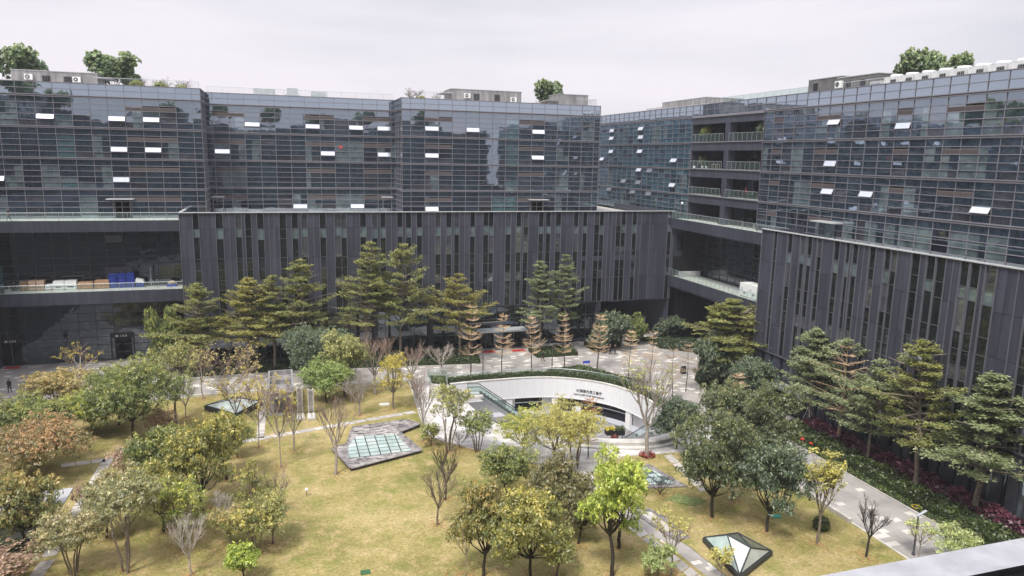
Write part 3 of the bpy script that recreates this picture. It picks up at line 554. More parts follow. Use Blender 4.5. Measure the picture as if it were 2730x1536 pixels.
# ---- north building
NB = thing('office_building', 'long black glass office block across the back, with set-back bays above a ribbed podium', 'office building', loc=(24, 110, 0))
def P_(b, *a, **k): return b
class Root:
    pass
def sub(root):      # meshes are written in world coordinates: parts keep them by cancelling the root's place
    inv = Matrix.Translation(-root.location)
    return inv
_link = link
def link(name, data, parent=None, label=None, cat=None, group=None, kind=None, loc=None):
    o = bpy.data.objects.new(name, data); COL.objects.link(o)
    if parent:
        o.parent = parent
        if parent.type == 'EMPTY' and loc is None: o.matrix_parent_inverse = Matrix.Translation(parent.location).inverted()
    if loc is not None: o.location = loc
    tag(o, label, cat, group, kind); return o
FA = frame((0, 114, 0), (1, 0, 0), (0, -1, 0)); FB = frame((0, 120.5, 0), (1, 0, 0), (0, -1, 0))
RA = frame((-10.3, 0, 0), (0, 1, 0), (1, 0, 0)); RC = frame((18.2, 0, 0), (0, 1, 0), (-1, 0, 0)); RE = frame((51.4, 0, 0), (0, 1, 0), (1, 0, 0))
LA = [(-20.3, -13.8)]; LB = [(-9.4, -4.8), (4, 8.5), (12.9, 17.4)]; LC = [(21.7, 26.2), (37.2, 41.7)]
for k in range(4):
    z0, z1 = FLOORS[k], FLOORS[k + 1]
    h0 = [(-24.4, -22.5, 20.5, 23.2)] if k == 0 else []
    curtain(NB, FA, -62, -10.3, 2.15, 1.15, z0, z1, 5, st_upper, OPEN['A'], LA, rb(20 + k, .25, [(-29, -26.6)]), hide=[(-22.45, -20.2, 20.5, 23.1)] if k == 0 else ())
    curtain(NB, FB, -10.3, 18.2, 2.23, 1.0, z0, z1, 5, st_upper, OPEN['B'], LB, rb(40 + k, .55 if k < 3 else .3, []))
    curtain(NB, FA, 18.2, 51.4, 2.2, 1.35, z0, z1, 5, st_upper, OPEN['C'], LC, rb(60, .3, [(32.8, 37.2)]), hide=[(39.5, 41.7, 20.5, 23.2)] if k == 0 else ())
    for Fr, a, b in ((RA, 114, 120.5), (RC, 114, 120.5), (RE, 114, 180)):
        curtain(NB, Fr, a, b, 1.6, 1.6, z0, z1, 5, st_upper)
for F_, a, b, ph, dw in ((FA, -62, -10.3, 1.15, 2.15), (FB, -10.3, 18.2, 1.0, 2.23), (FA, 18.2, 51.4, 1.35, 2.2), (RA, 114, 120.5, 1.6, 1.6), (RC, 114, 120.5, 1.6, 1.6), (RE, 114, 180, 1.6, 1.6)):
    curtain(NB, F_, a, b, dw, ph, 37.1, 38.65, 2, st_par, top_ledge=False)
b = MB(); b.box(-62, 114.15, 37.6, -10.45, 134, 37.9, 'roof_slab'); b.box(-10.3, 120.65, 37.6, 18.2, 134, 37.9, 'roof_slab'); b.box(18.35, 114.15, 37.6, 51.25, 180, 37.9, 'roof_slab'); b.build('roof', NB)
b = MB(); b.box(-62, 114.3, 0, -10.6, 134, 37.5, 'void'); b.box(-10.6, 120.8, 0, 18.5, 134, 37.5, 'void'); b.box(18.5, 114.3, 20, 51.1, 180, 37.5, 'void'); b.build('core', NB)
def railing(root, p0, p1, z, h, step=.16, bars=True, m='steel', name='railing'):
    r = MB(); a = Vector((*p0, z)); d = Vector((*p1, z)) - a; n = max(2, int(d.length / step))
    r.tube([a + Vector((0, 0, h)), a + d + Vector((0, 0, h))], [.03, .03], 4, m); r.tube([a + Vector((0, 0, .12)), a + d + Vector((0, 0, .12))], [.02, .02], 4, m)
    for i in range(n + 1):
        q = a + d * i / n; w = .028 if i % 10 == 0 else .011; r.tube([q, q + Vector((0, 0, h))], [w, w], 4, m)
    return r.build(name, root)
for p0, p1, z, h in (((-10, 121.3), (18, 121.3), 37.9, 1.75), ((-24, 116), (-10.6, 116), 37.9, 1.85), ((20, 116.5), (27, 116.5), 37.9, 2.0), ((47.5, 115), (51, 115), 37.9, 1.9), ((51, 115), (51, 124), 37.9, 1.9)):
    railing(NB, p0, p1, z, h, .22)
# doors with thin canopies at terrace level
for x0, x1, y in ((-22.4, -20.2, 114), (39.5, 41.7, 114)):
    d = MB(); d.box(x0, y + .3, 20.5, x1, y + .36, 23.1, 'glass_room'); d.box(x0, y - .02, 20.5, x0 + .08, y + .3, 23.1, 'mullion'); d.box(x1 - .08, y - .02, 20.5, x1, y + .3, 23.1, 'mullion'); d.box((x0 + x1) / 2 - .04, y + .22, 20.5, (x0 + x1) / 2 + .04, y + .29, 23.1, 'mullion')
    d.build('door', NB); c = MB(); c.box(x0 - .6, y - 1.3, 23.15, x1 + .6, y - .07, 23.27, 'coping'); c.build('canopy', NB)
for x in (-9.0, 16.5):
    c = MB(); c.box(x - .9, 118.2, 23.2, x + .9, 119.3, 23.34, 'coping'); c.cyl(x - .7, 118.7, 20.5, 23.2, .06, 'mullion', 8); c.cyl(x + .7, 118.7, 20.5, 23.2, .06, 'mullion', 8); c.build('canopy', NB)
b = MB(); b.box8([(9.45, 120.4, 30.75), (9.8, 120.4, 31.1), (9.45, 120.4, 31.45), (9.1, 120.4, 31.1), (9.45, 120.45, 30.75), (9.8, 120.45, 31.1), (9.45, 120.45, 31.45), (9.1, 120.45, 31.1)], 'poster_red'); b.build('poster', NB)

def cladding(root, F, s0, s1, wins, z0, z1, joints, fdir=1, seed=1):
    R = random.Random(seed); c = MB(); fn = MB(); gaps = []; s = s0
    wins = sorted((min(w), max(w)) for w in wins)
    for a, b in wins:
        if b <= s0 or a >= s1: continue
        gaps.append((s, a)); s = b
    gaps.append((s, s1))
    js = [z0] + joints + [z1]
    for a, b in gaps:
        w = b - a
        if w < .12: fn.fbox(F, a, b, -.2, .14, z0, z1, 'fin'); continue
        n = max(1, round(w / .82)); es = [a + w * i / n for i in range(n + 1)]
        for i in range(n):
            for q in range(len(js) - 1):
                c.fbox(F, es[i] + .02, es[i + 1] - .02, -.22, R.uniform(.0, .02), js[q] + .02, js[q + 1] - .02, 'cladding')
        for i, e in enumerate(es):
            if i in (0, n) or R.random() < .5:
                fn.fbox(F, e - .035, e + .035, -.2, .12 if i in (0, n) else .09, z0, z1, 'fin')
    c.fbox(F, s0, s1, -.45, -.40, z0, z1, 'void')
    cp = c.build('cladding', root); fn.build('fin', cp)
    for a, b in wins:
        if b <= s0 or a >= s1 or b - a < .1: continue
        wd = MB(); zz = [z1 - .03, z1 - 2.2 + R.uniform(-.15, .1), z1 - 3.5 + R.uniform(-.3, .2), z1 - 6.4, z1 - 8.0, z1 - 9.5, z1 - 10.8, z0 + .05]
        zz = [q for q in zz if q >= z0 + .04]
        late = (root is NB and a > 46)
        for q in range(len(zz) - 1):
            zt, zb = zz[q], zz[q + 1]
            x = R.random(); m = 'glass_slot'
            if q == 1 and x < .8: m = 'glass_blind'
            if q == 0 and x > .7: m = 'glass_room'
            if q == 2 and x > .78: m = 'glass_room'
            if q == 5 and x > .6: m = 'glass_room'
            if late and q == 3: wd.fbox(F, a + .03, b - .03, -.2, .0, zb, zt - .9, 'cladding'); zb = zt - .9
            j = R.uniform(-.01, .01)
            wd.quad(F(a, -.09, zb), F(b, -.09 + j, zb), F(b, -.09 + j, zt), F(a, -.09, zt), m)
            wd.fbox(F, a + .02, b - .02, -.13, -.03, zb - .035, zb + .035, 'mullion_dark')
        wd.build('window', root)
FP = frame((0, 107.4, 0), (1, 0, 0), (0, -1, 0)); FE = frame((57.8, 0, 0), (0, 1, 0), (-1, 0, 0))
cladding(NB, FP, -13.2, 62.5, WIN_N, 6.9, 21.7, [11.0, 15.25, 19.5], seed=4)
b = MB(); b.box(-13.25, 107.15, 21.7, 62.55, 107.65, 21.8, 'coping'); b.build('coping', NB); b = MB(); b.box(-13.3, 107.66, 21.7, -12.9, 114, 21.8, 'coping'); b.build('coping', NB)
b = MB(); b.box(-13.2, 107.85, 20.0, 62.4, 113.98, 20.5, 'terrace_floor'); b.box(18.6, 113.98, 20.0, 62.4, 160, 20.49, 'terrace_floor'); b.box(-10, 114, 20, 18, 120.4, 20.48, 'terrace_floor'); b.build('podium_roof', NB)
b = MB(); b.box(-13.2, 107.4, 0, -12.9, 114, 21.7, 'cladding'); b.box(-12.9, 107.9, 6.9, 62.3, 113.9, 19.9, 'fascia_dark'); b.box(62.25, 107.45, 0, 62.5, 130, 21.7, 'cladding'); b.build('podium_wall', NB)
# ground storey of the podium: lobby glass, piers, entrance doors with a canopy
FL = frame((0, 108.4, 0), (1, 0, 0), (0, -1, 0))
curtain(NB, FL, -12.9, 49.5, 2.2, 1.1, 0, 6.9, 3, st_low, top_ledge=False, mull='mullion_dark')
b = MB()
for x in (-12.6, -4, 4.5, 13, 21.5, 28.0, 37.2, 44, 49.5): b.box(x - .35, 107.45, 0, x + .35, 108.35, 6.88, 'cladding')
b.box(-12.9, 107.5, 6.72, 62.3, 112, 6.88, 'fascia_dark'); b.build('pier', NB)
b = MB(); b.box(28.5, 105.0, 3.25, 36.4, 107.38, 3.4, 'canopy_glass'); b.box(28.5, 104.96, 3.2, 36.4, 105.0, 3.45, 'steel'); b.build('canopy', NB)
def text_mesh(txt, size, name, m, ext=.02):
    cu = bpy.data.curves.new(name, 'FONT'); cu.body = txt; cu.size = size; cu.extrude = ext; cu.align_x = 'CENTER'
    o = bpy.data.objects.new(name, cu); COL.objects.link(o); bpy.context.view_layer.update()
    me = bpy.data.meshes.new_from_object(o.evaluated_get(bpy.context.evaluated_depsgraph_get())); bpy.data.objects.remove(o)
    me.materials.clear(); me.materials.append(MATS[m]); return me
def sign(root, txt, x, y, z, size):
    me = text_mesh(txt, size, 'sign_text', 'text_white'); me.transform(Matrix.Translation((x, y, z)) @ Matrix.Rotation(math.pi / 2, 4, 'X')); link('sign_lettering', me, root)
    b = MB()
    for i in range(2):
        for j in range(2): b.box(x - size * 2.2 + i * .16, y - .02, z + j * .16, x - size * 2.2 + i * .16 + .13, y + .01, z + j * .16 + .13, 'text_white')
    b.build('sign_symbol', root)
for txt, x0, x1, y in (('C4-7', 29.3, 31.4, 107.3), ('C4-6', 33.8, 36.0, 107.3)):
    d = MB(); d.box(x0, y + .5, 0, x1, y + .6, 2.4, 'glass_black'); d.box(x0 - .1, y, 0, x0, y + .6, 3.2, 'dark_metal'); d.box(x1, y, 0, x1 + .1, y + .6, 3.2, 'dark_metal'); d.box(x0, y - .03, 2.45, x1, y + .6, 3.2, 'dark_metal'); d.box((x0 + x1) / 2 - .03, y + .44, 0, (x0 + x1) / 2 + .03, y + .5, 2.4, 'mullion'); d.build('door', NB)
    sign(NB, txt, (x0 + x1) / 2 + .2, y - .06, 2.68, .42)
# left part: two double-height glass walls behind terraces
FG = frame((0, 114, 0), (1, 0, 0), (0, -1, 0))
curtain(NB, FG, -37.6, -13.2, 2.2, .9, 0, 9.4, 8, st_low, top_ledge=False, mull='mullion_dark', hide=[(-24.1, -20.9, 0, 3.4)])
curtain(NB, FG, -62, -13.2, 2.2, .9, 11.0, 19.1, 8, st_low, [(-21.5, 17.9)], top_ledge=False, mull='mullion_dark')
b = MB()
for z0, z1, zt in ((9.3, 11.0, 10.9), (19.1, 20.6, 20.5)):
    for i in range(9): b.box(-62 + i * 5.43 + .01, 109, z0, -62 + (i + 1) * 5.43 - .01, 109.2, z1, 'fascia_dark')
    b.box(-62, 109.2, z0 + .02, -13.2, 113.9, z0 + .3, 'fascia_dark')
b.build('fascia', NB)
for zt in (10.9, 20.5):
    b = MB(); b.box(-62, 109.22, zt - .9, -13.22, 113.95, zt, 'terrace_floor'); b.build('terrace_floor', NB)
def glass_rail(root, p0, p1, z, h=1.15, step=1.6, gm='rail_glass', pm='steel'):
    g = MB(); a = Vector((*p0, z)); d = Vector((*p1, z)) - a; n = max(1, round(d.length / step)); up = Vector((0, 0, 1)); nn = Vector((-d.y, d.x, 0)).normalized() * .006
    for i in range(n):
        q0 = a + d * (i / n) + d.normalized() * .03; q1 = a + d * ((i + 1) / n) - d.normalized() * .03
        g.box8([q0 - nn, q1 - nn, q1 + nn, q0 + nn, q0 - nn + up * h, q1 - nn + up * h, q1 + nn + up * h, q0 + nn + up * h], gm)
    gp = g.build('glass_railing', root); p = MB()
    for i in range(n + 1):
        q = a + d * i / n; p.tube([q, q + up * h], [.025, .025], 4, pm)
    p.tube([a + up * h, a + d + up * h], [.025, .025], 4, pm); p.build('rail_post', gp)
glass_rail(NB, (-62, 109.15), (-13.3, 109.15), 20.6, 1.05); glass_rail(NB, (-62, 109.15), (-13.3, 109.15), 11.0, 1.05)
d = MB(); d.box(-24.0, 114.7, 0, -21, 114.8, 3.3, 'glass_black'); d.box(-24.05, 113.85, 0, -23.9, 114.8, 3.3, 'dark_metal'); d.box(-21.1, 113.85, 0, -20.95, 114.8, 3.3, 'dark_metal'); d.box(-23.1, 114.3, .0, -22.2, 114.6, 2.7, 'concrete'); d.box(-24.05, 113.8, 3.3, -20.95, 114.4, 4.0, 'dark_metal'); d.build('door', NB); sign(NB, 'C4-8', -22.3, 113.74, 3.45, .45)
d = MB(); d.box(-37.4, 113.9, 0, -35.2, 113.98, 3.2, 'glass_black'); d.box(-37.4, 113.8, 3.2, -35.2, 113.95, 3.9, 'dark_metal'); d.box(-36.34, 113.84, 0, -36.28, 113.9, 3.2, 'mullion'); d.build('door', NB); sign(NB, 'C4-9', -36.1, 113.74, 3.4, .42)
b = MB(); b.box(-37.9, 109.2, 0, -37.55, 114, 9.3, 'fascia_dark'); b.build('side_wall', NB)
b = MB(); b.cyl(-18.0, 112.6, 10.9, 13.6, .09, 'steel', 10); b.build('post', NB)
b = MB(); b.box(-24.0, 113.75, 10.9, -20.5, 113.9, 13.6, 'mullion_dark'); b.box(-22.0, 113.7, 11.2, -21.9, 113.75, 12.9, 'steel'); b.build('door', NB)
b = MB(); b.box(-39.5, 113.75, 10.9, -36.4, 113.9, 14.2, 'glass_teal'); b.box(-38.6, 113.68, 11.6, -38.54, 113.74, 13.2, 'dark_metal'); b.box(-38.0, 113.68, 11.6, -37.94, 113.74, 13.2, 'dark_metal'); b.build('door', NB)
# roof huts
def hut(root, x0, y0, x1, y1, z0, z1, m, windows, front='y', canopy=None):
    b = MB(); b.box(x0, y0, z0, x1, y1, z1, m); b.box(x0 - .06, y0 - .06, z1, x1 + .06, y1 + .06, z1 + .1, 'coping'); h = b.build('roof_hut', root)
    for a in windows:
        w = MB()
        if front == 'y':
            w.box(a - .5, y0 - .03, z0 + 1.35, a + .5, y0 + .0, z1 - .6, 'glass_black')
            for i in range(5): w.box(a - .42 + i * .2, y0 - .06, z0 + 1.35, a - .39 + i * .2, y0 - .035, z1 - .6, 'concrete')
        else:
            w.box(x0 - .03, a - .45, z0 + 1.9, x0, a + .45, z1 - .5, 'glass_black')
        w.build('window', h)
    if canopy: c = MB(); c.box(*canopy, 'concrete'); c.build('hut_eave', h)
    return h
hut(NB, -35.5, 122, -24.7, 128, 37.9, 40.75, 'concrete', [-31.2, -28.5], canopy=(-24.7, 121.8, 40.1, -22.9, 126, 40.25))
hut(NB, 27.6, 121.5, 39.9, 127, 37.9, 41.0, 'concrete', [32.0, 35.6], canopy=(26.2, 121.2, 40.3, 27.54, 126, 40.45))
hut(NB, 45.6, 118.5, 51.0, 124, 37.9, 40.7, 'concrete', [], canopy=(43.6, 118.6, 39.6, 45.5, 123, 39.75))
b = MB()
for x, w, hh in ((-1.8, 4.6, 2.0), (6.5, 3.4, 1.9), (2.4, 2.4, 2.25)):
    b.prism([(x - w / 2, 124), (x + w / 2, 124), (x + w / 2, 127), (x - w / 2, 127)], 37.9, 37.9 + hh * .55, 'coping'); b.prism([(x - w * .35, 124.2), (x + w * .35, 124.2), (x + w * .35, 126.8), (x - w * .35, 126.8)], 37.9 + hh * .55, 37.9 + hh, 'canopy_glass')
b.build('roof_skylight', NB)

# ---- east building
EB = thing('office_building', 'dark glass office block along the right side, with stacked balconies and a ribbed podium', 'office building', loc=(64, 80, 0))
FX = frame((64, 0, 0), (0, 1, 0), (-1, 0, 0))
LN = [(83.2, 85.3), (72.7, 77.2), (53.9, 58.2), (62.3, 64.5)]
for k in range(4):
    z0, z1 = FLOORS[k], FLOORS[k + 1]
    curtain(EB, FX, 12, 87.2, 2.08, .3, z0, z1, 5, st_upper, OPEN['N'], LN if k else LN[:2], rb(80 + k, .38, []))
    curtain(EB, FX, 105.7, 190, 2.08, 2.08, z0, z1, 5, st_far, OPEN['F'], (), rb(90 + k, .45, []))
curtain(EB, FX, 12, 190, 2.08, .3, 37.1, 38.75, 2, st_par, top_ledge=False)
b = MB(); b.box(64.15, 12, 37.55, 90, 190, 37.9, 'roof_slab'); b.build('roof', EB)
b = MB(); b.box(71, 12, 0, 90, 190, 37.5, 'void'); b.box(64.3, 12, 20.6, 71, 86.9, 37.5, 'void'); b.box(64.3, 106, 0, 71, 190, 37.5, 'void'); b.build('core', EB)
for k in range(4):
    z0, z1 = FLOORS[k], FLOORS[k + 1]
    b = MB(); b.fbox(FX, 87.2, 105.7, -6.5, .0, z0 - .35, z0, 'fascia_dark'); b.fbox(FX, 87.2, 105.7, -6.4, -.02, z0, z0 + .03, 'terrace_floor')
    b.fbox(FX, 87.2, 105.7, -.6, .0, z1 - 1.35, z1 - .35, 'fascia_dark'); b.fbox(FX, 87.2, 105.7, -6.5, -.6, z1 - .6, z1 - .4, 'fascia_dark')
    b.fbox(FX, 87.22, 105.68, -.06, .2, z1 - .35, z1 - .02, 'ledge') if k == 3 else None
    b.fbox(FX, 87.2, 105.7, -.05, .18, z0 - .12, z0 + .02, 'ledge') if k else None
    bp = b.build('balcony', EB)
    for a, c in ((87.25, 95.3), (96.5, 105.65)):
        w = MB(); n = 4
        for i in range(n):
            q0 = a + (c - a) * i / n; q1 = a + (c - a) * (i + 1) / n
            w.fbox(FX, q0 + .05, q1 - .05, -6.2, -6.1, z0 + .03, z1 - .7, RG.choice(['glass_low', 'glass_room', 'glass_black', 'glass_dark'])); w.fbox(FX, q0 - .05, q0 + .05, -6.2, -6.0, z0 + .03, z1 - .7, 'mullion_dark')
        w.build('balcony_window', EB)
        if k: glass_rail(EB, (63.85, a + .1), (63.85, c - .1), z0 + .03, 1.15, 1.15, 'rail_glass_green')
b = MB(); b.fbox(FX, 95.3, 96.5, -1.2, -.03, 20.5, 36.9, 'cladding'); b.build('column', EB)
for y_ in (87.0, 105.7):
    b = MB(); b.fbox(FX, y_, y_ + .2, -6.5, .02, 20.5, 37.1, 'cladding'); b.build('side_wall', EB)
b = MB(); b.fbox(FX, 90.6, 92.3, -6.0, -5.85, 20.53, 23.0, 'concrete'); b.build('notice_wall', EB)
# linking terraces between the two podiums
FK = frame((62, 0, 0), (0, 1, 0), (-1, 0, 0))
for z0, z1, zt in ((18.95, 20.6, 20.5), (9.3, 11.05, 10.95)):
    b = MB()
    for i in range(6): b.fbox(FK, 77.0 + i * 5.06 + .01, 77.0 + (i + 1) * 5.06 - .01, -.2, 0, z0, z1, 'fascia_dark')
    b.build('fascia', EB); b = MB(); b.fbox(FK, 76.0, 107.3, -9 if zt > 15 else -5.2, -.22, zt - .5, zt, 'terrace_floor'); b.build('terrace_floor', EB)
    glass_rail(EB, (62.1, 77.4), (62.1, 107.2), z1, 1.1, 1.15)
FKG = frame((67.2, 0, 0), (0, 1, 0), (-1, 0, 0))
curtain(EB, FKG, 76, 107.3, 2.1, 1.0, 11.0, 18.9, 8, st_low, top_ledge=False, mull='mullion_dark')
b = MB(); b.box(62.55, 107.0, 11.4, 67.0, 107.3, 18.9, 'cladding'); b.box(63.2, 106.9, 15.2, 64.6, 107.0, 18.0, 'glass_low'); b.box(62.6, 106.7, 10.95, 67, 107.0, 14.2, 'void'); b.box(62.5, 104.6, 10.95, 66.5, 105, 11.9, 'coping'); b.build('return_wall', EB)
b = MB(); b.box(62.2, 77.5, 9.0, 75, 125, 9.28, 'fascia_dark'); b.build('passage_ceiling', EB); b = MB(); b.box(75, 70, 0, 75.4, 129.9, 19, 'concrete_dark'); b.build('passage_wall', EB); b = MB(); b.box(50, 130, 0, 75, 130.4, 20, 'concrete_dark'); b.build('passage_wall', EB)
b = MB(); b.box(70.0, 106.4, 0, 71.6, 108.2, 9.0, 'cladding'); b.build('column', EB)
# podium
cladding(EB, FE, 12, 77.3, WIN_E + [(40.2 - i * 3.1, 41.3 - i * 3.1) for i in range(8)], 6.6, 21.75, [10.2, 13.9, 17.8], seed=9)
b = MB(); b.box(57.6, 12, 21.75, 58.05, 77.35, 21.86, 'coping'); b.build('coping', EB)
b = MB(); b.box(58.1, 12, 20.0, 63.9, 77.2, 20.5, 'terrace_floor'); b.build('podium_roof', EB)
b = MB(); b.box(58.3, 12, 0, 63.8, 77.2, 19.9, 'void'); b.box(57.85, 77.22, 0, 64, 77.35, 21.75, 'cladding'); b.build('podium_wall', EB)
b = MB(); y = 76.9; R5 = random.Random(5)
while y > 12:
    w = R5.uniform(.8, 1.25); b.box(57.95, y - w, 0, 58.25, y, 6.55, 'cladding'); y -= w
    w = R5.uniform(.35, .7); b.quad((58.22, y - w, 0), (58.22, y, 0), (58.22, y, 6.55), (58.22, y - w, 6.55), R5.choice(['glass_low', 'glass_teal', 'glass_low', 'glass_blind'])); y -= w
b.box(57.75, 12, 6.5, 58.0, 77.3, 6.6, 'fin'); b.build('base_wall', EB)
b = MB(); b.box(55.9, 65.2, 3.45, 57.8, 74.0, 3.6, 'canopy_glass'); b.box(55.86, 65.2, 3.4, 55.9, 74.0, 3.65, 'steel'); b.build('canopy', EB)
sign_E = text_mesh('C4-5', .45, 'sign_text', 'text_white'); sign_E.transform(Matrix.Translation((57.74, 70.6, 2.75)) @ Matrix.Rotation(-math.pi / 2, 4, 'Z') @ Matrix.Rotation(math.pi / 2, 4, 'X')); link('sign_lettering', sign_E, EB)
b = MB(); b.box(57.82, 67.5, 0, 57.93, 72.4, 2.5, 'glass_black'); b.box(57.78, 67.5, 2.5, 57.93, 72.4, 3.3, 'dark_metal'); b.box(57.8, 69.95, 0, 57.9, 70.05, 2.5, 'mullion'); b.build('door', EB)
b = MB(); b.box(62.4, 70.5, 22.95, 63.9, 74.5, 23.1, 'coping'); b.build('canopy', EB); b = MB(); b.box(63.85, 71.8, 20.5, 63.95, 73.4, 22.9, 'glass_blind'); b.build('door', EB)
hut(EB, 72, 76.0, 78, 83.1, 37.9, 41.3, 'concrete_dark', [78.5, 81], 'x'); hut(EB, 73, 83.3, 79, 90.0, 37.9, 41.7, 'concrete_dark', [88.5], 'x')
hut(EB, 74, 118.2, 82, 134.2, 37.9, 41.4, 'concrete', [], 'x')
b = MB()
for i in range(9): b.box(76, 134.6 + i * 1.1, 37.9, 76.4, 135.3 + i * 1.1, 40.6, 'coping')
b.box(75.9, 134.3, 40.6, 77, 144.6, 40.9, 'coping'); b.build('roof_screen', EB)
for p0, p1, z, h in (((66.2, 14), (66.2, 76), 37.9, 1.9), ((67, 106), (67, 160), 37.9, 1.4)): railing(EB, p0, p1, z, h, .25)
glass_rail(EB, (68.5, 84.5), (68.5, 104.5), 37.9, 2.3, 1.9, 'rail_glass_green')
# unseen sides of the court (they close the court and show in the glass)
SBD = thing('office_building', 'dark glass office block behind the viewer, seen only as reflections in the glass', 'office building', loc=(0, -8, 0))
FS = frame((0, -.9, 0), (1, 0, 0), (0, 1, 0)); FW = frame((-44, 0, 0), (0, 1, 0), (1, 0, 0)); FWP = frame((-38, 0, 0), (0, 1, 0), (1, 0, 0))
curtain(SBD, FS, -70, 64, 2.6, 1, 0, 37.9, 24, st_low, top_ledge=False, mull='mullion')
b = MB(); b.box(-70, -20, 0, 64, -1.1, 37.6, 'concrete_dark'); b.box(-40, -14, 37.6, -26, -6, 41, 'concrete'); b.box(8, -14, 37.6, 24, -6, 41.2, 'concrete'); b.box(36, -16, 37.6, 50, -7, 40.6, 'concrete'); b.build('wall', SBD)
WBD = thing('office_building', 'dark glass office block off the left edge, seen only as reflections in the glass', 'office building', loc=(-44, 50, 0))
curtain(WBD, FW, 0, 109, 2.6, 1, 20.5, 37.9, 12, st_low, top_ledge=False, mull='mullion')
b = MB(); b.box(-70, 0, 0, -44.2, 108.9, 37.6, 'concrete_dark'); b.box(-44.2, 0, 0, -38, 105, 20.5, 'cladding'); b.box(-60, 30, 37.6, -48, 44, 41, 'concrete'); b.box(-60, 70, 37.6, -50, 82, 41, 'concrete'); b.build('wall', WBD)
# window ledge of the viewer's own building
b = MB(); b.box(-6, SILL[0], 29.13, 8, SILL[1], 29.2, 'sill_stone'); b.box(-6, -.95, 28.9, 8, SILL[0] - .003, 29.19, 'void')
b.build('window_sill', None, 'pale mottled stone window ledge crossing the bottom right corner in front of black frame', 'window sill')
# ------------------------------------------------------------------ sunken restaurant court
ZF = -5.0
RB = thing('restaurant_pavilion', 'white curved sunken restaurant front with perforated panels and dark glass entrances', 'restaurant', loc=(32, 82, 0))
def strip(pts, z0, z1, m, name, parent, off=0.0, uv=False, **kw):
    b = MB(); acc = 0; uvs = []; n = len(pts); nr = []
    for i in range(n):
        d = (pts[min(i + 1, n - 1)] - pts[max(i - 1, 0)]).normalized(); nr.append(Vector((d.y, -d.x)))   # towards the court
    for i in range(n - 1):
        p, q = pts[i] + nr[i] * off, pts[i + 1] + nr[i + 1] * off; l = (q - p).length
        b.quad((p.x, p.y, z0), (q.x, q.y, z0), (q.x, q.y, z1), (p.x, p.y, z1), m); uvs += [(acc, z0), (acc + l, z0), (acc + l, z1), (acc, z1)]; acc += l
    me = b.mesh(name)
    if uv:
        u = me.uv_layers.new(name='UVMap')
        for i, w in enumerate(uvs): u.data[i].uv = w
    return link(name, me, parent, **kw)
A2 = [Vector((p.x, p.y)) for p in ARC]
fas = strip(A2, -2.5, .25, 'perforated_white', 'fascia', RB, .05, True)
b = MB(); soff = MB(); trim = MB(); n = len(A2)
for i in range(n - 1):
    def nn(j): d = (A2[min(j + 1, n - 1)] - A2[max(j - 1, 0)]).normalized(); return Vector((d.y, -d.x))
    p, q = A2[i], A2[i + 1]; a, c = nn(i), nn(i + 1)
    P = lambda v, w, o, z: (v.x + w.x * o, v.y + w.y * o, z)
    b.box8([P(p, a, -.30, .22), P(q, c, -.30, .22), P(q, c, .10, .22), P(p, a, .10, .22), P(p, a, -.30, .34), P(q, c, -.30, .34), P(q, c, .10, .34), P(p, a, .10, .34)], 'stone_pale')
    soff.quad(P(p, a, .05, -2.5), P(q, c, .05, -2.5), P(q, c, -2.8, -2.5), P(p, a, -2.8, -2.5), 'white_wall')
    trim.box8([P(p, a, .0, -2.58), P(q, c, .0, -2.58), P(q, c, .08, -2.58), P(p, a, .08, -2.58), P(p, a, .0, -2.46), P(q, c, .0, -2.46), P(q, c, .08, -2.46), P(p, a, .08, -2.46)], 'white_paint')
b.build('coping', RB); soff.build('soffit', RB); trim.build('edge_trim', RB)
# recessed ground front below the fascia: white wall, glazed entrances, columns
bw = MB(); bg_ = MB(); bc = MB()
inn = []
for i in range(n):
    d = (A2[min(i + 1, n - 1)] - A2[max(i - 1, 0)]).normalized(); inn.append(A2[i] + Vector((-d.y, d.x)) * 1.6)
acc = 0
gl_parts = {}
for i in range(n - 1):
    p, q = inn[i], inn[i + 1]; mid = (p + q) / 2; acc += (q - p).length
    opening = 1 if 30.4 < mid.x < 34.2 and mid.y > 86 else 2 if (mid.x > 36.0 and mid.y > 83.0 and mid.x < 46) else 0
    if opening:
        g = gl_parts.setdefault(opening, MB()); g.quad((p.x, p.y, ZF), (q.x, q.y, ZF), (q.x, q.y, -2.5), (p.x, p.y, -2.5), 'glass_black'); e = (q - p).normalized(); nr = Vector((e.y, -e.x)) * .05
        g.box8([(p.x, p.y, ZF + 1.15), (q.x, q.y, ZF + 1.15), (q.x + nr.x, q.y + nr.y, ZF + 1.15), (p.x + nr.x, p.y + nr.y, ZF + 1.15), (p.x, p.y, ZF + 1.27), (q.x, q.y, ZF + 1.27), (q.x + nr.x, q.y + nr.y, ZF + 1.27), (p.x + nr.x, p.y + nr.y, ZF + 1.27)], 'white_paint')
    else:
        bw.quad((p.x, p.y, ZF), (q.x, q.y, ZF), (q.x, q.y, -2.5), (p.x, p.y, -2.5), 'white_wall')
for g in gl_parts.values(): g.build('entrance', RB)
bw.build('wall', RB)
def at_arc(x, right=False):
    best = min(range(n), key=lambda i: abs(A2[i].x - x) + (0 if (A2[i].y > 80) != right else 9)); d = (A2[min(best + 1, n - 1)] - A2[max(best - 1, 0)]).normalized(); return A2[best], d, Vector((d.y, -d.x))
for x in (29.0, 35.2, 42.6):
    p, d, nr = at_arc(x); c = p - nr * .25; w = MB()
    w.prism([tuple(c - d * .42 - nr * .22), tuple(c + d * .42 - nr * .22), tuple(c + d * .42 + nr * .22), tuple(c - d * .42 + nr * .22)], ZF, -2.5, 'white_paint'); w.build('column', RB)
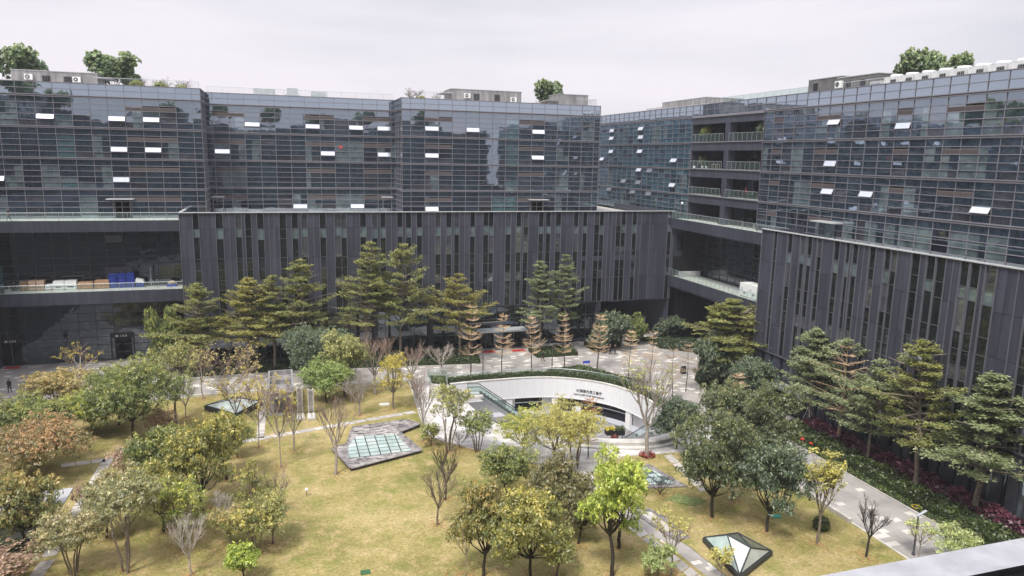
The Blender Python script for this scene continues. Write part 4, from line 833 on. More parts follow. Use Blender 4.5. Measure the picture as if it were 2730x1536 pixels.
# lettering bent along the wall
def arc_point(s):
    for i in range(n - 1):
        l = (A2[i + 1] - A2[i]).length
        if s <= l or i == n - 2: return A2[i] + (A2[i + 1] - A2[i]) * (s / l), (A2[i + 1] - A2[i]).normalized()
        s -= l
tot = 0; s_at = 0
for i in range(n - 1):
    if A2[i].x < 39.35 and A2[i].y > 84: s_at = tot
    tot += (A2[i + 1] - A2[i]).length
for txt, size, zz, wd in (('大族激光员工餐厅', .46, -1.45, 3.7), ("HAN'S LASER STAFF RESTAURANT", .30, -1.95, 4.4)):
    me = text_mesh(txt, size, 'lettering', 'text_dark', .015); xs = [v.co.x for v in me.vertices]; x0, x1 = min(xs), max(xs); sc = wd / (x1 - x0)
    for v in me.vertices:
        p, d = arc_point(s_at + (v.co.x - (x0 + x1) / 2) * sc); nr = Vector((d.y, -d.x)); q = p + nr * (.09 + v.co.z); v.co = (q.x, q.y, zz + v.co.y * 1.05)
    link('lettering', me, RB)
# court floor, retaining walls and rim
cp = flat(HOLE, ZF, 'court_paving').build('court_floor', kind='structure')
rimv = [Vector(p) for p in [arc2[-1]] + RIM + [arc2[0]]]
strip(rimv, ZF, .0, 'white_wall', 'retaining_wall', None, 0, label='white retaining wall round the front of the sunken court', cat='wall')
# curved stone bench terraces on the south rim
def ring(pts, off0, off1, z0, z1, m, b):
    k = len(pts); nr = []
    for i in range(k):
        d = (pts[min(i + 1, k - 1)] - pts[max(i - 1, 0)]).normalized(); nr.append(Vector((-d.y, d.x)))
    for i in range(k - 1):
        p, q, a, c = pts[i], pts[i + 1], nr[i], nr[i + 1]; P = lambda v, w, o, z: (v.x + w.x * o, v.y + w.y * o, z)
        b.box8([P(p, a, off0, z0), P(q, c, off0, z0), P(q, c, off1, z0), P(p, a, off1, z0), P(p, a, off0, z1), P(q, c, off0, z1), P(q, c, off1, z1), P(p, a, off1, z1)], m)
rs = catmull([(39.6, 66.9), (38.0, 66.35), (36.0, 66.25), (33.6, 66.85), (31.0, 67.85), (28.0, 69.45)], 4); rs = [Vector((p.x, p.y)) for p in rs]
b = MB(); ring(rs, .1, 1.25, 0, .5, 'stone_pale', b); ring(rs, 1.25, 1.95, 0, .18, 'stone_pale', b); b.build('stone_bench', None, 'pale curved stone bench step along the front rim of the sunken court', 'bench')
# glass balustrade, hedge on the roof edge
def curve_rail(pts, off, z, h, name, label, step=1.9):
    k = len(pts); Q = []
    for i in range(k):
        d = (pts[min(i + 1, k - 1)] - pts[max(i - 1, 0)]).normalized(); w = pts[i] + Vector((-d.y, d.x)) * off; Q.append(Vector((w.x, w.y, z)))
    t = thing(name, label, 'railing', loc=tuple(Q[0])); g = MB(); p = MB(); up = Vector((0, 0, 1)); acc = 9
    for i in range(k - 1):
        e = (Q[i + 1] - Q[i]); m_ = Vector((-e.y, e.x, 0)).normalized() * .006
        g.box8([Q[i] - m_, Q[i + 1] - m_, Q[i + 1] + m_, Q[i] + m_, Q[i] - m_ + up * h * .92, Q[i + 1] - m_ + up * h * .92, Q[i + 1] + m_ + up * h * .92, Q[i] + m_ + up * h * .92], 'rail_glass')
        if acc >= step: p.tube([Q[i], Q[i] + up * h], [.03, .03], 5, 'steel'); acc = 0
        acc += e.length
    p.tube([Q[-1], Q[-1] + up * h], [.03, .03], 5, 'steel'); p.tube([q + up * h for q in Q], [.035] * k, 6, 'steel')
    g.build('glass_panel', t); p.build('handrail', t); return t
curve_rail(A2, 1.25, .0, 1.2, 'balustrade', 'curved glass balustrade with steel handrail behind the restaurant roof hedge')
curve_rail([Vector(p) for p in ((20.9, 94.4), (18.5, 95.1), (18.2, 91.6))], 0, 0, 1.1, 'balustrade', 'short glass balustrade round the planted corner left of the restaurant', 1.2)
curve_rail([Vector(p) for p in ((20.2, 90.4), (20.9, 94.4))], 0, 0, 1.1, 'balustrade', "glass balustrade at the curved roof's left end", 1.2)
curve_rail([Vector(p) for p in ((42.4, 70.0), (43.6, 73.5), (43.6, 78))], -.3, 0.2, 1.1, 'balustrade', "glass balustrade above the stair at the court's right end", 1.2)
curve_rail([Vector(p) for p in ((15.9, 93.2), (15.45, 88.5), (14.95, 83))], 0, .05, .9, 'balustrade', 'low handrail along the white walkway from the plaza', 1.8)
# escalator (left) and stair (right)
def escalator(name, label, top, bot, w):
    t = thing(name, label, name.replace('_', ' '), loc=(top[0], top[1], top[2])); T, B_ = Vector(top), Vector(bot); d = B_ - T; h = Vector((d.x, d.y, 0)).normalized(); sd_ = Vector((-h.y, h.x, 0)); up = Vector((0, 0, 1))
    st = MB(); nstep = 16
    for i in range(nstep):
        a = T + d * (i / nstep); c = T + d * ((i + 1) / nstep)
        st.box8([a - sd_ * w / 2 - up * .5, Vector((c.x, c.y, a.z)) - sd_ * w / 2 - up * .5, Vector((c.x, c.y, a.z)) + sd_ * w / 2 - up * .5, a + sd_ * w / 2 - up * .5, a - sd_ * w / 2, Vector((c.x, c.y, a.z)) - sd_ * w / 2, Vector((c.x, c.y, a.z)) + sd_ * w / 2, a + sd_ * w / 2], 'dark_metal' if name == 'escalator' else 'stone_slab')
    st.build('steps', t)
    for s in (-1, 1):
        o = sd_ * s * (w / 2 + .12); g = MB(); path = [T - h * 1.5 + o, T + o, B_ + o, B_ + h * 1.2 + o]; m_ = sd_ * .012
        for a, c in zip(path, path[1:]): g.box8([a - m_, c - m_, c + m_, a + m_, a - m_ + up * .95, c - m_ + up * .95, c + m_ + up * .95, a + m_ + up * .95], 'rail_glass')
        gp = g.build('glass_side', t); r = MB(); r.tube([path[0] + up * .3] + [q + up * 1.0 for q in path] + [path[-1] + up * .3], [.05] * 6, 6, 'dark_metal'); r.build('handrail', gp)
        k = MB()
        for a, c in zip(path, path[1:]): k.box8([a - sd_ * .12 - up * .55, c - sd_ * .12 - up * .55, c + sd_ * .12 - up * .55, a + sd_ * .12 - up * .55, a - sd_ * .12 + up * .02, c - sd_ * .12 + up * .02, c + sd_ * .12 + up * .02, a + sd_ * .12 + up * .02], 'steel')
        k.build('skirt', t)
escalator('escalator', 'escalator with green glass sides descending into the court at left', (23.6, 86.6, .05), (30.4, 85.6, ZF + .1), 1.1)
escalator('staircase', 'stair with glass sides descending at the right end of the court', (39.2, 68.6, .02), (40.6, 76.6, ZF + .1), 1.6)
flat([(21.0, 84.3), (22.2, 84.3), (22.4, 88.8), (20.8, 89.5)], .02, 'pale_paving')
b = MB(); b.prism([(38.2, 66.6), (40.4, 67.7), (39.9, 68.7), (37.9, 67.9)], -.2, .02, 'court_paving'); b.build('stair_landing', kind='structure')
b = MB(); b.prism([(20.9, 85.3), (23.8, 85.3), (23.8, 88.2), (20.75, 88.6)], -.3, .02, 'pale_paving'); b.build('escalator_landing', kind='structure')

def haze_mat():
    mt = bpy.data.materials.new('haze'); mt.use_nodes = True; t = mt.node_tree; t.nodes.clear(); o = N(t, 'ShaderNodeOutputMaterial'); v = N(t, 'ShaderNodeVolumePrincipled'); v.inputs['Color'].default_value = (.86, .90, .97, 1); v.inputs['Density'].default_value = .00029
    L(t, v.outputs[0], o.inputs['Volume']); MATS['haze'] = mt
haze_mat()
# ------------------------------------------------------------------ hedges and planting
RH = random.Random(21)
def leafy(poly, z0, z1, dens, size, mat, jitter=.12, top_only=False, R=RH, flow=None, fsh=.0):
    xs = [p[0] for p in poly]; ys = [p[1] for p in poly]; b = Leaves()
    area = (max(xs) - min(xs)) * (max(ys) - min(ys)); k = int(area * dens)
    for _ in range(k):
        p = (R.uniform(min(xs), max(xs)), R.uniform(min(ys), max(ys)))
        if not inside(p, poly): continue
        hz = noise.noise(Vector((p[0] * .8, p[1] * .8, z1))) * jitter * 2
        z = z1 + hz + R.uniform(-jitter, jitter)
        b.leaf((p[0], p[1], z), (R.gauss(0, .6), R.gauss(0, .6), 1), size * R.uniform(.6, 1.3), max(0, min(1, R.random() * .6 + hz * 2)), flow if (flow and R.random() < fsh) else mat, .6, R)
    if not top_only:
        nP = len(poly)
        for i in range(nP):
            a = Vector(poly[i]); c = Vector(poly[(i + 1) % nP]); l = (c - a).length; e = (c - a).normalized(); nr = Vector((e.y, -e.x))
            for _ in range(int(l * (z1 - z0) * dens * 1.0)):
                q = a + e * R.uniform(0, l); sg = R.choice((-1, 1))
                b.leaf((q.x, q.y, R.uniform(z0, z1)), (nr.x * sg + R.gauss(0, .5), nr.y * sg + R.gauss(0, .5), R.gauss(.3, .5)), size * R.uniform(.6, 1.3), R.random() * .5, mat, .6, R)
    return b
def hedge(poly, z0, z1, label, mat='leaf_hedge', dens=55, size=.13, cat='hedge', group=None, kind=None, name='hedge', **kw):
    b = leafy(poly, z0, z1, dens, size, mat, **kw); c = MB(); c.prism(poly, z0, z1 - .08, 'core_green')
    if kind: 
        o = b.build(name, None, label, cat, group, kind); cc = c.build('soil_mass', o); return o
    cx = sum(p[0] for p in poly) / len(poly); cy = sum(p[1] for p in poly) / len(poly)
    t = thing(name, label, cat, group, (cx, cy, z0)); b.build('foliage', t); c.build('branches', t); return t
plain('unit_grey', (.60, .61, .61), .5, 0, .1, 2)
plain('turf_green', (.15, .19, .065), .95, 0, .4, 5)
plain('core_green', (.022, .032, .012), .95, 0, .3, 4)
off = lambda o: [(A2[i] + Vector((-(A2[min(i + 1, n - 1)] - A2[max(i - 1, 0)]).normalized().y, (A2[min(i + 1, n - 1)] - A2[max(i - 1, 0)]).normalized().x)) * o) for i in range(n)]
o1, o2 = off(.38), off(1.12)
hedge([tuple(p) for p in o1[:-4]] + [tuple(p) for p in reversed(o2[:-4])], .0, .85, 'long curved green hedge along the white restaurant roof edge', dens=90, size=.11)
hedge([(35.0, 92.3), (40.6, 93.2), (45.5, 84.3), (45.0, 82.2), (43.9, 83.2), (42.2, 86.6), (39.6, 89.6), (37.2, 91.2)], 0, .75, 'wedge-shaped clipped hedge between the curved balustrade and the plaza', dens=60)
hedge([(36.4, 104.6), (36.5, 100.5), (43.1, 100.4), (43.6, 105.0)], 0, .6, 'low clipped hedge bed under the two greyish tiered trees', dens=50)
hedge([(46.4, 105.9), (46.4, 101.6), (48.2, 101.2), (52.3, 104.2), (51.5, 106)], 0, .6, 'low hedge bed under the dark bamboo-like bushes', dens=50)
hedge([(57.3, 107.0), (57.8, 101.2), (62.3, 97.2), (66, 99), (66, 107)], 0, .5, 'dark low planting bed before the passage', 'leaf_bed', 40, .16)
hedge([(54.0, 84.5), (52.8, 78.5), (54.2, 74.6), (57.4, 75), (57.6, 86), (56, 87)], 0, .6, 'planting bed round the foot of the big evergreen by the passage', 'leaf_bed', 45, .16)
hedge([(-12.7, 103.2), (-1.1, 103.3), (12, 102.1), (18.1, 101.5), (27.3, 100.4), (28.0, 104.2), (28, 106.6), (-12.8, 106.8)], 0, .55, 'long dark planting bed under the tiered evergreens before the ribbed wall', 'leaf_bed', 45, .17, flow='leaf_palegreen', fsh=.05)
hedge([(-12.7, 102.5), (-1.1, 102.6), (12, 101.4), (18.1, 100.8), (27.2, 99.7), (27.3, 100.35), (18.1, 101.45), (12, 102.05), (-1.1, 103.25), (-12.7, 103.15)], 0, .65, 'narrow bright clipped hedge edging the long planting bed', dens=70)
hedge([(52.35, 20), (53.2, 20), (53.2, 66), (52.35, 66)], 0, .22, 'strip of mown grass edging the right path', 'leaf_grassbed', 60, .10, kind='stuff', name='grass_strip')
hedge([(53.3, 20), (55.9, 20), (55.9, 66.2), (53.3, 66.2)], 0, .8, 'band of dark green shrubs between the right path and the purple shrubs', 'leaf_hedge', 60, .15, jitter=.2, kind='stuff', name='shrub_bed')
hedge([(55.95, 20), (57.7, 20), (57.7, 65), (55.95, 65)], 0, 1.25, 'band of purple-red shrubs at the foot of the right podium', 'leaf_purple', 75, .20, jitter=.28, kind='stuff', name='purple_shrubs')
hedge([(37.0, 58.6), (38.4, 56.0), (43.5, 52.6), (45.1, 52.2), (45.1, 56.8), (41.0, 59.6), (38.2, 60.6)], .05, .5, 'dark ground cover bed under the dense trees on the right lawn', 'leaf_bed', 60, .15, kind='stuff', name='ground_cover')
hedge([(-22.4, 59.1), (-18.3, 58.4), (-18.2, 59.6), (-22.4, 60.5)], 0, .55, 'small clipped hedge before the grey shed', dens=80)
hedge([(18.7, 94.7), (18.5, 92), (20.2, 90.9), (20.7, 94.0)], 0, .35, 'planted corner bed inside the glass balustrade left of the restaurant', 'leaf_grassbed', 60, .12)
flat([(32.6, 52.6), (34.2, 52.4), (35.0, 50.6), (33.0, 50.2)], .056, 'green_lawn') if False else None
# fallen leaves; dense rings round the trunks also stand in for contact shade
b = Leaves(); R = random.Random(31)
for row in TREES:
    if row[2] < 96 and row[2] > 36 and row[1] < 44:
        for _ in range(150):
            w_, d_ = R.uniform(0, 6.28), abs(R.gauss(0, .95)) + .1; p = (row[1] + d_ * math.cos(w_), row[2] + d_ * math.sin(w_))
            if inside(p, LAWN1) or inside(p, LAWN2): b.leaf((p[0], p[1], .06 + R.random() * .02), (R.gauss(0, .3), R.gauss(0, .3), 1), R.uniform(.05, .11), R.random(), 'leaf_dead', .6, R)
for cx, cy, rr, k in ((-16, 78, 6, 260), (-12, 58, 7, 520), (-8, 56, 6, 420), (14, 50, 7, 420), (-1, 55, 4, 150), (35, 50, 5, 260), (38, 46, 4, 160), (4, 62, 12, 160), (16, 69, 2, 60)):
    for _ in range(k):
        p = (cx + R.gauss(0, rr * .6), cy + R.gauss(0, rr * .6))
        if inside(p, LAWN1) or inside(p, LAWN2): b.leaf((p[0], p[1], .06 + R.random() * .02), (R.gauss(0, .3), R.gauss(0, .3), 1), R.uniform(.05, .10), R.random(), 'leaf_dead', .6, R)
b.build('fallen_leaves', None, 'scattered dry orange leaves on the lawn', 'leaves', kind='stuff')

# ------------------------------------------------------------------ skylights and garden structures
t = thing('skylight', 'grey stone pentagon skylight with a grid of pale glass panes in the lawn', 'skylight', 'skylights in the lawn', (8.5, 72, 0))
OUT = [(4.18, 72.2), (5.76, 73.0), (6.77, 77.6), (12.75, 78.4), (14.04, 76.7), (11.42, 74.8), (12.81, 69.45), (5.56, 66.83)]
GP = [(5.72, 72.0), (6.72, 74.8), (11.01, 74.35), (11.87, 69.55), (5.58, 69.2)]
b = MB(); b.prism(OUT, 0, .34, 'stone_dark'); b.build('stone_base', t)
b = flat(OUT, .345, 'stone_bed'); R = random.Random(2)
for _ in range(520):
    x, y = R.uniform(4.2, 14), R.uniform(66.8, 78.4); w, d = R.uniform(.3, 1.1), R.uniform(.07, .16)
    if all(inside((x + sx * w / 2, y + sy * d / 2), OUT) and not inside((x + sx * w / 2, y + sy * d / 2), GP) for sx in (-1, 1) for sy in (-1, 1)): b.box(x - w / 2, y - d / 2, .346, x + w / 2, y + d / 2, .36 + R.random() * .012, R.choice(['stone_bed', 'stone_dark', 'stone_bed', 'stone_slab', 'stone_pale']))
b.build('stone_top', t)
b = MB()
for p, q in zip(OUT, OUT[1:] + OUT[:1]):
    a, c = Vector(p), Vector(q); e = (c - a).normalized(); nr = Vector((-e.y, e.x)) * .16
    b.prism([tuple(a), tuple(c), tuple(c + nr), tuple(a + nr)], .34, .41, 'stone_bed')
b.build('rim', t)
def grid_glass(t, poly, z, nu, nv, pm, fm, w=.07, deep=None):
    cx0, cx1 = min(p[0] for p in poly), max(p[0] for p in poly); cy0, cy1 = min(p[1] for p in poly), max(p[1] for p in poly)
    g = flat(poly, z, pm); g.m = [g.mi(pm)] * len(g.f)
    # subdivide into panes by clipping grid cells with the polygon
    g = MB(); Rr = random.Random(4)
    def clip(P, q0, q1, ax, keep):
        o = []
        for i in range(len(P)):
            a, c = P[i], P[(i + 1) % len(P)]; da, dc = (a[ax] - q0) * keep, (c[ax] - q0) * keep
            if da >= 0: o.append(a)
            if (da >= 0) != (dc >= 0): tt = da / (da - dc); o.append((a[0] + (c[0] - a[0]) * tt, a[1] + (c[1] - a[1]) * tt))
        return o
    for i in range(nu):
        for j in range(nv):
            P = [(p[0], p[1]) for p in poly]; x0, x1 = cx0 + (cx1 - cx0) * i / nu + w / 2, cx0 + (cx1 - cx0) * (i + 1) / nu - w / 2; y0, y1 = cy0 + (cy1 - cy0) * j / nv + w / 2, cy0 + (cy1 - cy0) * (j + 1) / nv - w / 2
            for q, ax, kp in ((x0, 0, 1), (x1, 0, -1), (y0, 1, 1), (y1, 1, -1)):
                P = clip(P, q, 0, ax, kp)
                if len(P) < 3: break
            if len(P) >= 3:
                k0 = len(g.v); g.v += [(p[0], p[1], z + .015) for p in P]; g.f.append(tuple(range(k0, k0 + len(P)))); g.m.append(g.mi(Rr.choice(pm if isinstance(pm, list) else [pm])))
    fr = MB(); fr.prism(poly, z - .05, z + .004, fm)
    gp = g.build('glazing', t); fr.build('glazing_frame', t)
grid_glass(t, GP, .36, 6, 6, ['skylight_pane', 'skylight_pane', 'skylight_white'], 'frame_dark', .11)
t = thing('skylight', 'flat four-sided skylight with grey stone edge in the right lawn', 'skylight', 'skylights in the lawn', (32.5, 58.5, 0))
b = MB(); b.prism([(32.2, 61.0), (34.2, 60.8), (35.3, 55.2), (29.3, 56.4)], 0, .14, 'stone_bed'); b.build('stone_base', t)
grid_glass(t, [(32.4, 60.2), (33.7, 60.0), (34.5, 56.0), (30.2, 56.7)], .16, 5, 5, ['skylight_pane', 'skylight_deep', 'skylight_pane', 'skylight_deep'], 'frame_dark', .10)
b = MB(); b.prism([(27.9, 53.3), (29.8, 52.3), (30.4, 50.6), (30.6, 47.0), (29.2, 46.8), (28.6, 49.5)], .0, .09, 'stone_bed'); b.prism([(28.5, 52.1), (29.6, 51.7), (29.9, 48.5), (29.2, 48.3)], .09, .1, 'stone_slab'); b.build('stone_platform', None, 'flat dark stone slab platform beside the stepping slab path', 'platform')
def pyramid(label, L_, Tp, Rt, Bt, a1, a2, rim, mats, split=None):
    cx = (L_[0] + Rt[0]) / 2; cy = (L_[1] + Rt[1]) / 2; t = thing('skylight', label, 'skylight', 'skylights in the lawn', (cx, cy, 0))
    b = MB(); P = [L_, Bt, Rt, Tp]; cV = Vector((cx, cy)); b.prism(P, 0, rim, 'frame_dark')
    IN = [tuple(cV + (Vector(p) - cV) * .94) for p in P]; b.build('base_frame', t)
    z = rim + .02; l, bo, r, tp = [Vector((*p, z)) for p in IN]; A, B_ = Vector(a1), Vector(a2)
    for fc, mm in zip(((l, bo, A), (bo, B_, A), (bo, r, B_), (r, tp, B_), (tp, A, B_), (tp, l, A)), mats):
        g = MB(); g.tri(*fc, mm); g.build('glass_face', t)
    f = MB()
    for a, c in ((l, A), (bo, A), (bo, B_), (r, B_), (tp, B_), (tp, A), (A, B_), (l, bo), (bo, r), (r, tp), (tp, l)): f.tube([a + Vector((0, 0, .01)), c + Vector((0, 0, .01))], [.055, .055], 5, 'frame_dark')
    f.build('glazing_bar', t)
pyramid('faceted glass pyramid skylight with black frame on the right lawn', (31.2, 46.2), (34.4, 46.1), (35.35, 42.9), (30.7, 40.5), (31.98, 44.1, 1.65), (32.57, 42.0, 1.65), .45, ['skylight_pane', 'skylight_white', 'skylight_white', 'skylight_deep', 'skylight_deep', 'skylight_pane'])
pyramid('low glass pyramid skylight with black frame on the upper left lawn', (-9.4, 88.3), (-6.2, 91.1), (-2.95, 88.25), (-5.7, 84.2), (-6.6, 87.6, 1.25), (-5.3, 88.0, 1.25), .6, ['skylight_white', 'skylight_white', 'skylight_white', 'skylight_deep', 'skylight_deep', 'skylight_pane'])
# stone blockhouse with pergola frame and two slatted towers
t = thing('vent_house', 'grey stone vent blockhouse with dark opening and concrete frame on the upper lawn', 'vent house', loc=(-.7, 87, 0))
b = MB(); b.box(-2.15, 84.3, 0, .55, 88.0, 2.7, 'concrete'); b.box(-2.3, 84.2, 2.7, .7, 91.5, 2.82, 'stone_bed'); b.box(-2.15, 88, 0, .55, 91.4, 2.7, 'concrete_dark'); b.build('wall', t)
b = MB(); b.box(-1.5, 84.24, .5, .3, 84.3, 2.1, 'frame_dark'); b.build('louvre_opening', t)
b = MB()
for q in ((-2.2, 84.3, -1.95, 91.4), (.45, 84.3, .7, 91.4), (-2.2, 91.4, .7, 91.65), (-1.95, 87.6, .45, 87.8)): b.box(q[0], q[1], 2.83, q[2], q[3], 3.35, 'concrete')
b.build('concrete_frame', t)
for i, (x0, y0, h, lab) in enumerate(((.98, 83.75, 3.35, 'slatted concrete vent tower nearest the stone blockhouse'), (2.2, 83.6, 3.1, 'slatted concrete vent tower right of its twin'))):
    t = thing('vent_tower', lab, 'vent tower', 'slatted vent towers', (x0 + .3, y0, 0)); b = MB(); b.box(x0, y0, .3, x0 + .12, y0 + .5, h, 'stone_slab'); b.box(x0 + .55, y0, .3, x0 + .67, y0 + .5, h, 'stone_slab'); b.box(x0 + .12, y0 + .4, .3, x0 + .55, y0 + .5, h, 'frame_dark'); b.build('upright', t)
    b = MB(); z = .55
    while z < h - .1: b.box(x0 + .12, y0 + .02, z, x0 + .55, y0 + .34, z + .06, 'stone_slab'); z += .15
    b.build('slat', t); b = MB(); b.box(x0 - .12, y0 - 1.9, 0, x0 + .80, y0 - .02, .26, 'stone_slab'); b.box(x0 + .0, y0 - 1.75, .26, x0 + .2, y0 - .1, .34, 'stone_pale'); b.box(x0 + .5, y0 - 1.75, .26, x0 + .68, y0 - .1, .34, 'stone_pale'); b.build('base', t)
t = thing('garden_shed', 'grey rendered garden shed with flat pale roof at the left edge', 'shed', loc=(-20, 61.5, 0))
b = MB(); b.box(-26, 60.6, 0, -18.5, 63.4, 2.55, 'concrete_dark'); b.build('wall', t); b = MB(); b.box(-26.2, 59.9, 2.56, -17.0, 63.6, 2.7, 'coping'); b.build('roof', t); b = MB(); b.box(-18.49, 61.0, 0, -18.42, 62.2, 2.2, 'frame_dark'); b.build('door', t)
b = MB(); b.box(-21.6, 60.0, .5, -21.2, 60.3, 1.15, 'coping'); b.cyl(-21.5, 60.15, 0, .5, .04, 'steel', 6); b.cyl(-21.3, 60.15, 0, .5, .04, 'steel', 6); b.build('meter_box', None, 'small grey meter box on two legs before the shed wall', 'meter box')
b = MB(); b.box(60.1, 113.4, 0, 61.5, 114.8, 2.35, 'white_wall'); b.box(60.0, 113.3, 2.35, 61.6, 114.9, 2.5, 'coping'); b.build('kiosk', None, 'beige square kiosk at the mouth of the dark passage', 'kiosk')
b = MB(); b.box(61.7, 112.4, 0, 62.6, 112.5, 1.4, 'dark_metal'); b.box(61.78, 112.36, .2, 62.52, 112.4, 1.3, 'cloth_blue'); b.build('notice_board', None, 'dark standing notice board beside the beige kiosk', 'notice board')
# small garden items
def one(f, name, label, cat, group=None):
    b = MB(); f(b); return b.build(name, None, label, cat, group)
one(lambda b: b.box(4.6, 48.8, .05, 5.3, 49.35, .10, 'green_cover'), 'inspection_cover', 'dark green square cover in the open lawn near the bottom', 'cover')
one(lambda b: b.prism([(39.2, 48.0), (40.0, 47.8), (40.2, 48.4), (39.4, 48.6)], .05, .09, 'green_plate'), 'inspection_cover', 'turquoise cover in the grass near the blue-green tree', 'cover')
one(lambda b: b.prism([(29.9, 52.6), (32.3, 50.6), (33.6, 51.6), (31.4, 53.9)], .052, .056, 'leaf_grassbed') if False else b.prism([(32.0, 53.4), (33.9, 51.6), (35.6, 52.4), (33.6, 54.2)], .052, .075, 'turf_green'), 'turf_patch', 'darker green square turf patch under the large olive tree', 'turf patch')
def torus(b, x, y, z, R_, r, m):
    pts = [(x + R_ * math.cos(i * math.pi / 12), y + R_ * math.sin(i * math.pi / 12), z) for i in range(25)]; b.tube(pts, [r] * 25, 6, m)
one(lambda b: torus(b, 52.75, 46.0, .26, .36, .035, 'yellow_paint'), 'manhole_ring', 'yellow ring round a manhole in the grass strip by the right path', 'manhole ring')
one(lambda b: b.box(10.6, 84.6, .05, 11.8, 85.2, .2, 'white_paint'), 'stone_cover', 'white rectangular cover on the upper lawn above the plank path', 'cover')
def globe(b, x, y, h, r=.16):
    b.cyl(x, y, 0, h, .03, 'dark_metal', 6)
    pts = [(x, y, h + r - r * math.cos(i * math.pi / 8)) for i in range(9)]; b.tube(pts, [max(.01, r * math.sin(i * math.pi / 8)) for i in range(9)], 12, 'white_paint')
one(lambda b: globe(b, 1.3, 62.6, .5), 'garden_lamp', 'small white globe garden lamp at the top of the open lawn', 'lamp')
one(lambda b: (b.box(56.6, 45.6, 1.1, 57.2, 45.9, 1.45, 'white_paint'), b.cyl(56.9, 45.75, 0, 1.1, .03, 'steel', 6)), 'floodlight', 'white floodlight among the purple shrubs', 'lamp')
one(lambda b: (b.prism([(-3.6, 93.9), (-2.2, 93.8), (-1.9, 94.6), (-2.6, 95.0), (-3.5, 94.7)], 0, .45, 'stone_pale'), b.prism([(-3.4, 94.0), (-2.4, 93.9), (-2.3, 94.5), (-3.2, 94.6)], .45, .7, 'stone_pale')), 'boulder', 'pale boulder at the top of the narrow plank path', 'boulder')
def lamp_post(x, y, h, label, arm):
    t = thing('lamp_post', label, 'lamp post', 'slim lamp posts', (x, y, 0)); b = MB(); b.tube([(x, y, 0), (x, y, h)], [.075, .06], 8, 'mullion_dark', True); b.cyl(x, y, 0, .15, .14, 'mullion_dark', 8); b.build('pole', t)
    b = MB(); b.box8([(x - .08, y - .1, h - .06), (x + arm, y - .1, h + .28), (x + arm, y + .1, h + .28), (x - .08, y + .1, h - .06), (x - .08, y - .1, h + .02), (x + arm, y - .1, h + .36), (x + arm, y + .1, h + .36), (x - .08, y + .1, h + .02)], 'steel'); b.build('lamp_head', t)
lamp_post(26.17, 94.3, 3.6, 'dark lamp post near the left end of the curved balustrade', -.35); lamp_post(36.45, 94.2, 3.6, 'dark lamp post by the walker on the plaza, behind the wedge hedge', -.35)
lamp_post(46.24, 40.06, 3.3, 'slim dark lamp post with angled head above the window sill', .75); lamp_post(13.7, 95.2, 3.6, 'dark lamp post at the plaza edge above the upper lawn', -.35); lamp_post(11.6, 99.0, 2.6, 'short dark lamp post before the bright edging hedge', .2)
t = thing('street_lamp', 'white globe lamp on a pole at the corner of the link terrace', 'lamp', loc=(63.0, 105.8, 20.5)); b = MB(); b.tube([(63, 105.8, 20.5), (63, 105.8, 22.9)], [.05, .05], 8, 'dark_metal'); b.build('pole', t); b = MB(); globe(b, 63, 105.8, 22.9, .22); b.build('globe', t)
def mat_(x, y, w, d, label, z=.0): one(lambda b: b.box(x - w / 2, y - d / 2, z + .005, x + w / 2, y + d / 2, z + .03, 'mat_red'), 'door_mat', label, 'mat', 'red entrance mats')
mat_(-36.2, 113.0, 1.9, 1.1, 'red mat before the C4-9 door at far left'); mat_(30.2, 105.7, 2.2, 1.2, 'red mat before the C4-7 door'); mat_(35.0, 105.4, 2.2, 1.3, 'red mat before the C4-6 door')
for i, lab in enumerate(('leftmost red mushroom-shaped bollard of three by the right path', 'middle red mushroom-shaped bollard of three by the right path', 'rightmost red mushroom-shaped bollard of three by the right path')):
    x, y = 53.3 + i * .15, 61.5 - i * 1.25
    one(lambda b: (b.cyl(x, y, 0, .45, .09, 'white_paint', 8), b.tube([(x, y, .42), (x, y, .5), (x, y, .62), (x, y, .68)], [.30, .32, .2, .02], 10, 'flower_red', True)), 'red_bollard', lab, 'bollard', 'red bollards by the right path')
t = thing('tree_stake', 'white stakes propping the slender tree at the far end of the bed', 'tree stakes', loc=(57, 65.4, 0))
for k_ in range(3):
    w = k_ * 2.1; b = MB(); b.tube([(57.18 + .9 * math.cos(w), 65.45 + .9 * math.sin(w), 0), (57.18 + .12 * math.cos(w), 65.45 + .12 * math.sin(w), 2.4)], [.035, .035], 6, 'white_paint'); b.build('stake', t)
# planters on the rim of the court
def planter(x, y, label, fl, hs):
    t = thing('planter', label, 'planter', 'box planters on the court rim', (x, y, 0)); b = MB(); b.box(x - .45, y - .35, .5, x + .45, y + .35, 1.05, 'dark_metal'); b.build('box', t); l = Leaves(); R = random.Random(len(label))
    for _ in range(260): l.leaf((x + R.uniform(-.5, .5), y + R.uniform(-.4, .4), 1.05 + R.uniform(0, hs)), (R.gauss(0, .7), R.gauss(0, .7), 1), R.uniform(.05, .11), R.random(), fl, .7, R)
    l.build('plants', t)
planter(33.3, 68.1, 'black box planter of yellow flowers on the court rim', 'leaf_flowyel', .3); planter(34.4, 67.8, 'black box planter of clipped green plants on the court rim', 'leaf_hedge', .35); planter(31.0, 69.2, 'black box planter of dark red plants on the court rim', 'leaf_purple', .35)
t = thing('potted_shrub', 'rusty ball-shaped potted shrub at the foot of the right stair', 'potted shrub', loc=(38.6, 77.5, ZF)); b = MB(); b.tube([(38.6, 77.5, ZF), (38.6, 77.5, ZF + .6)], [.3, .4], 10, 'white_paint', True); b.build('pot', t); l = Leaves(); R = random.Random(5)
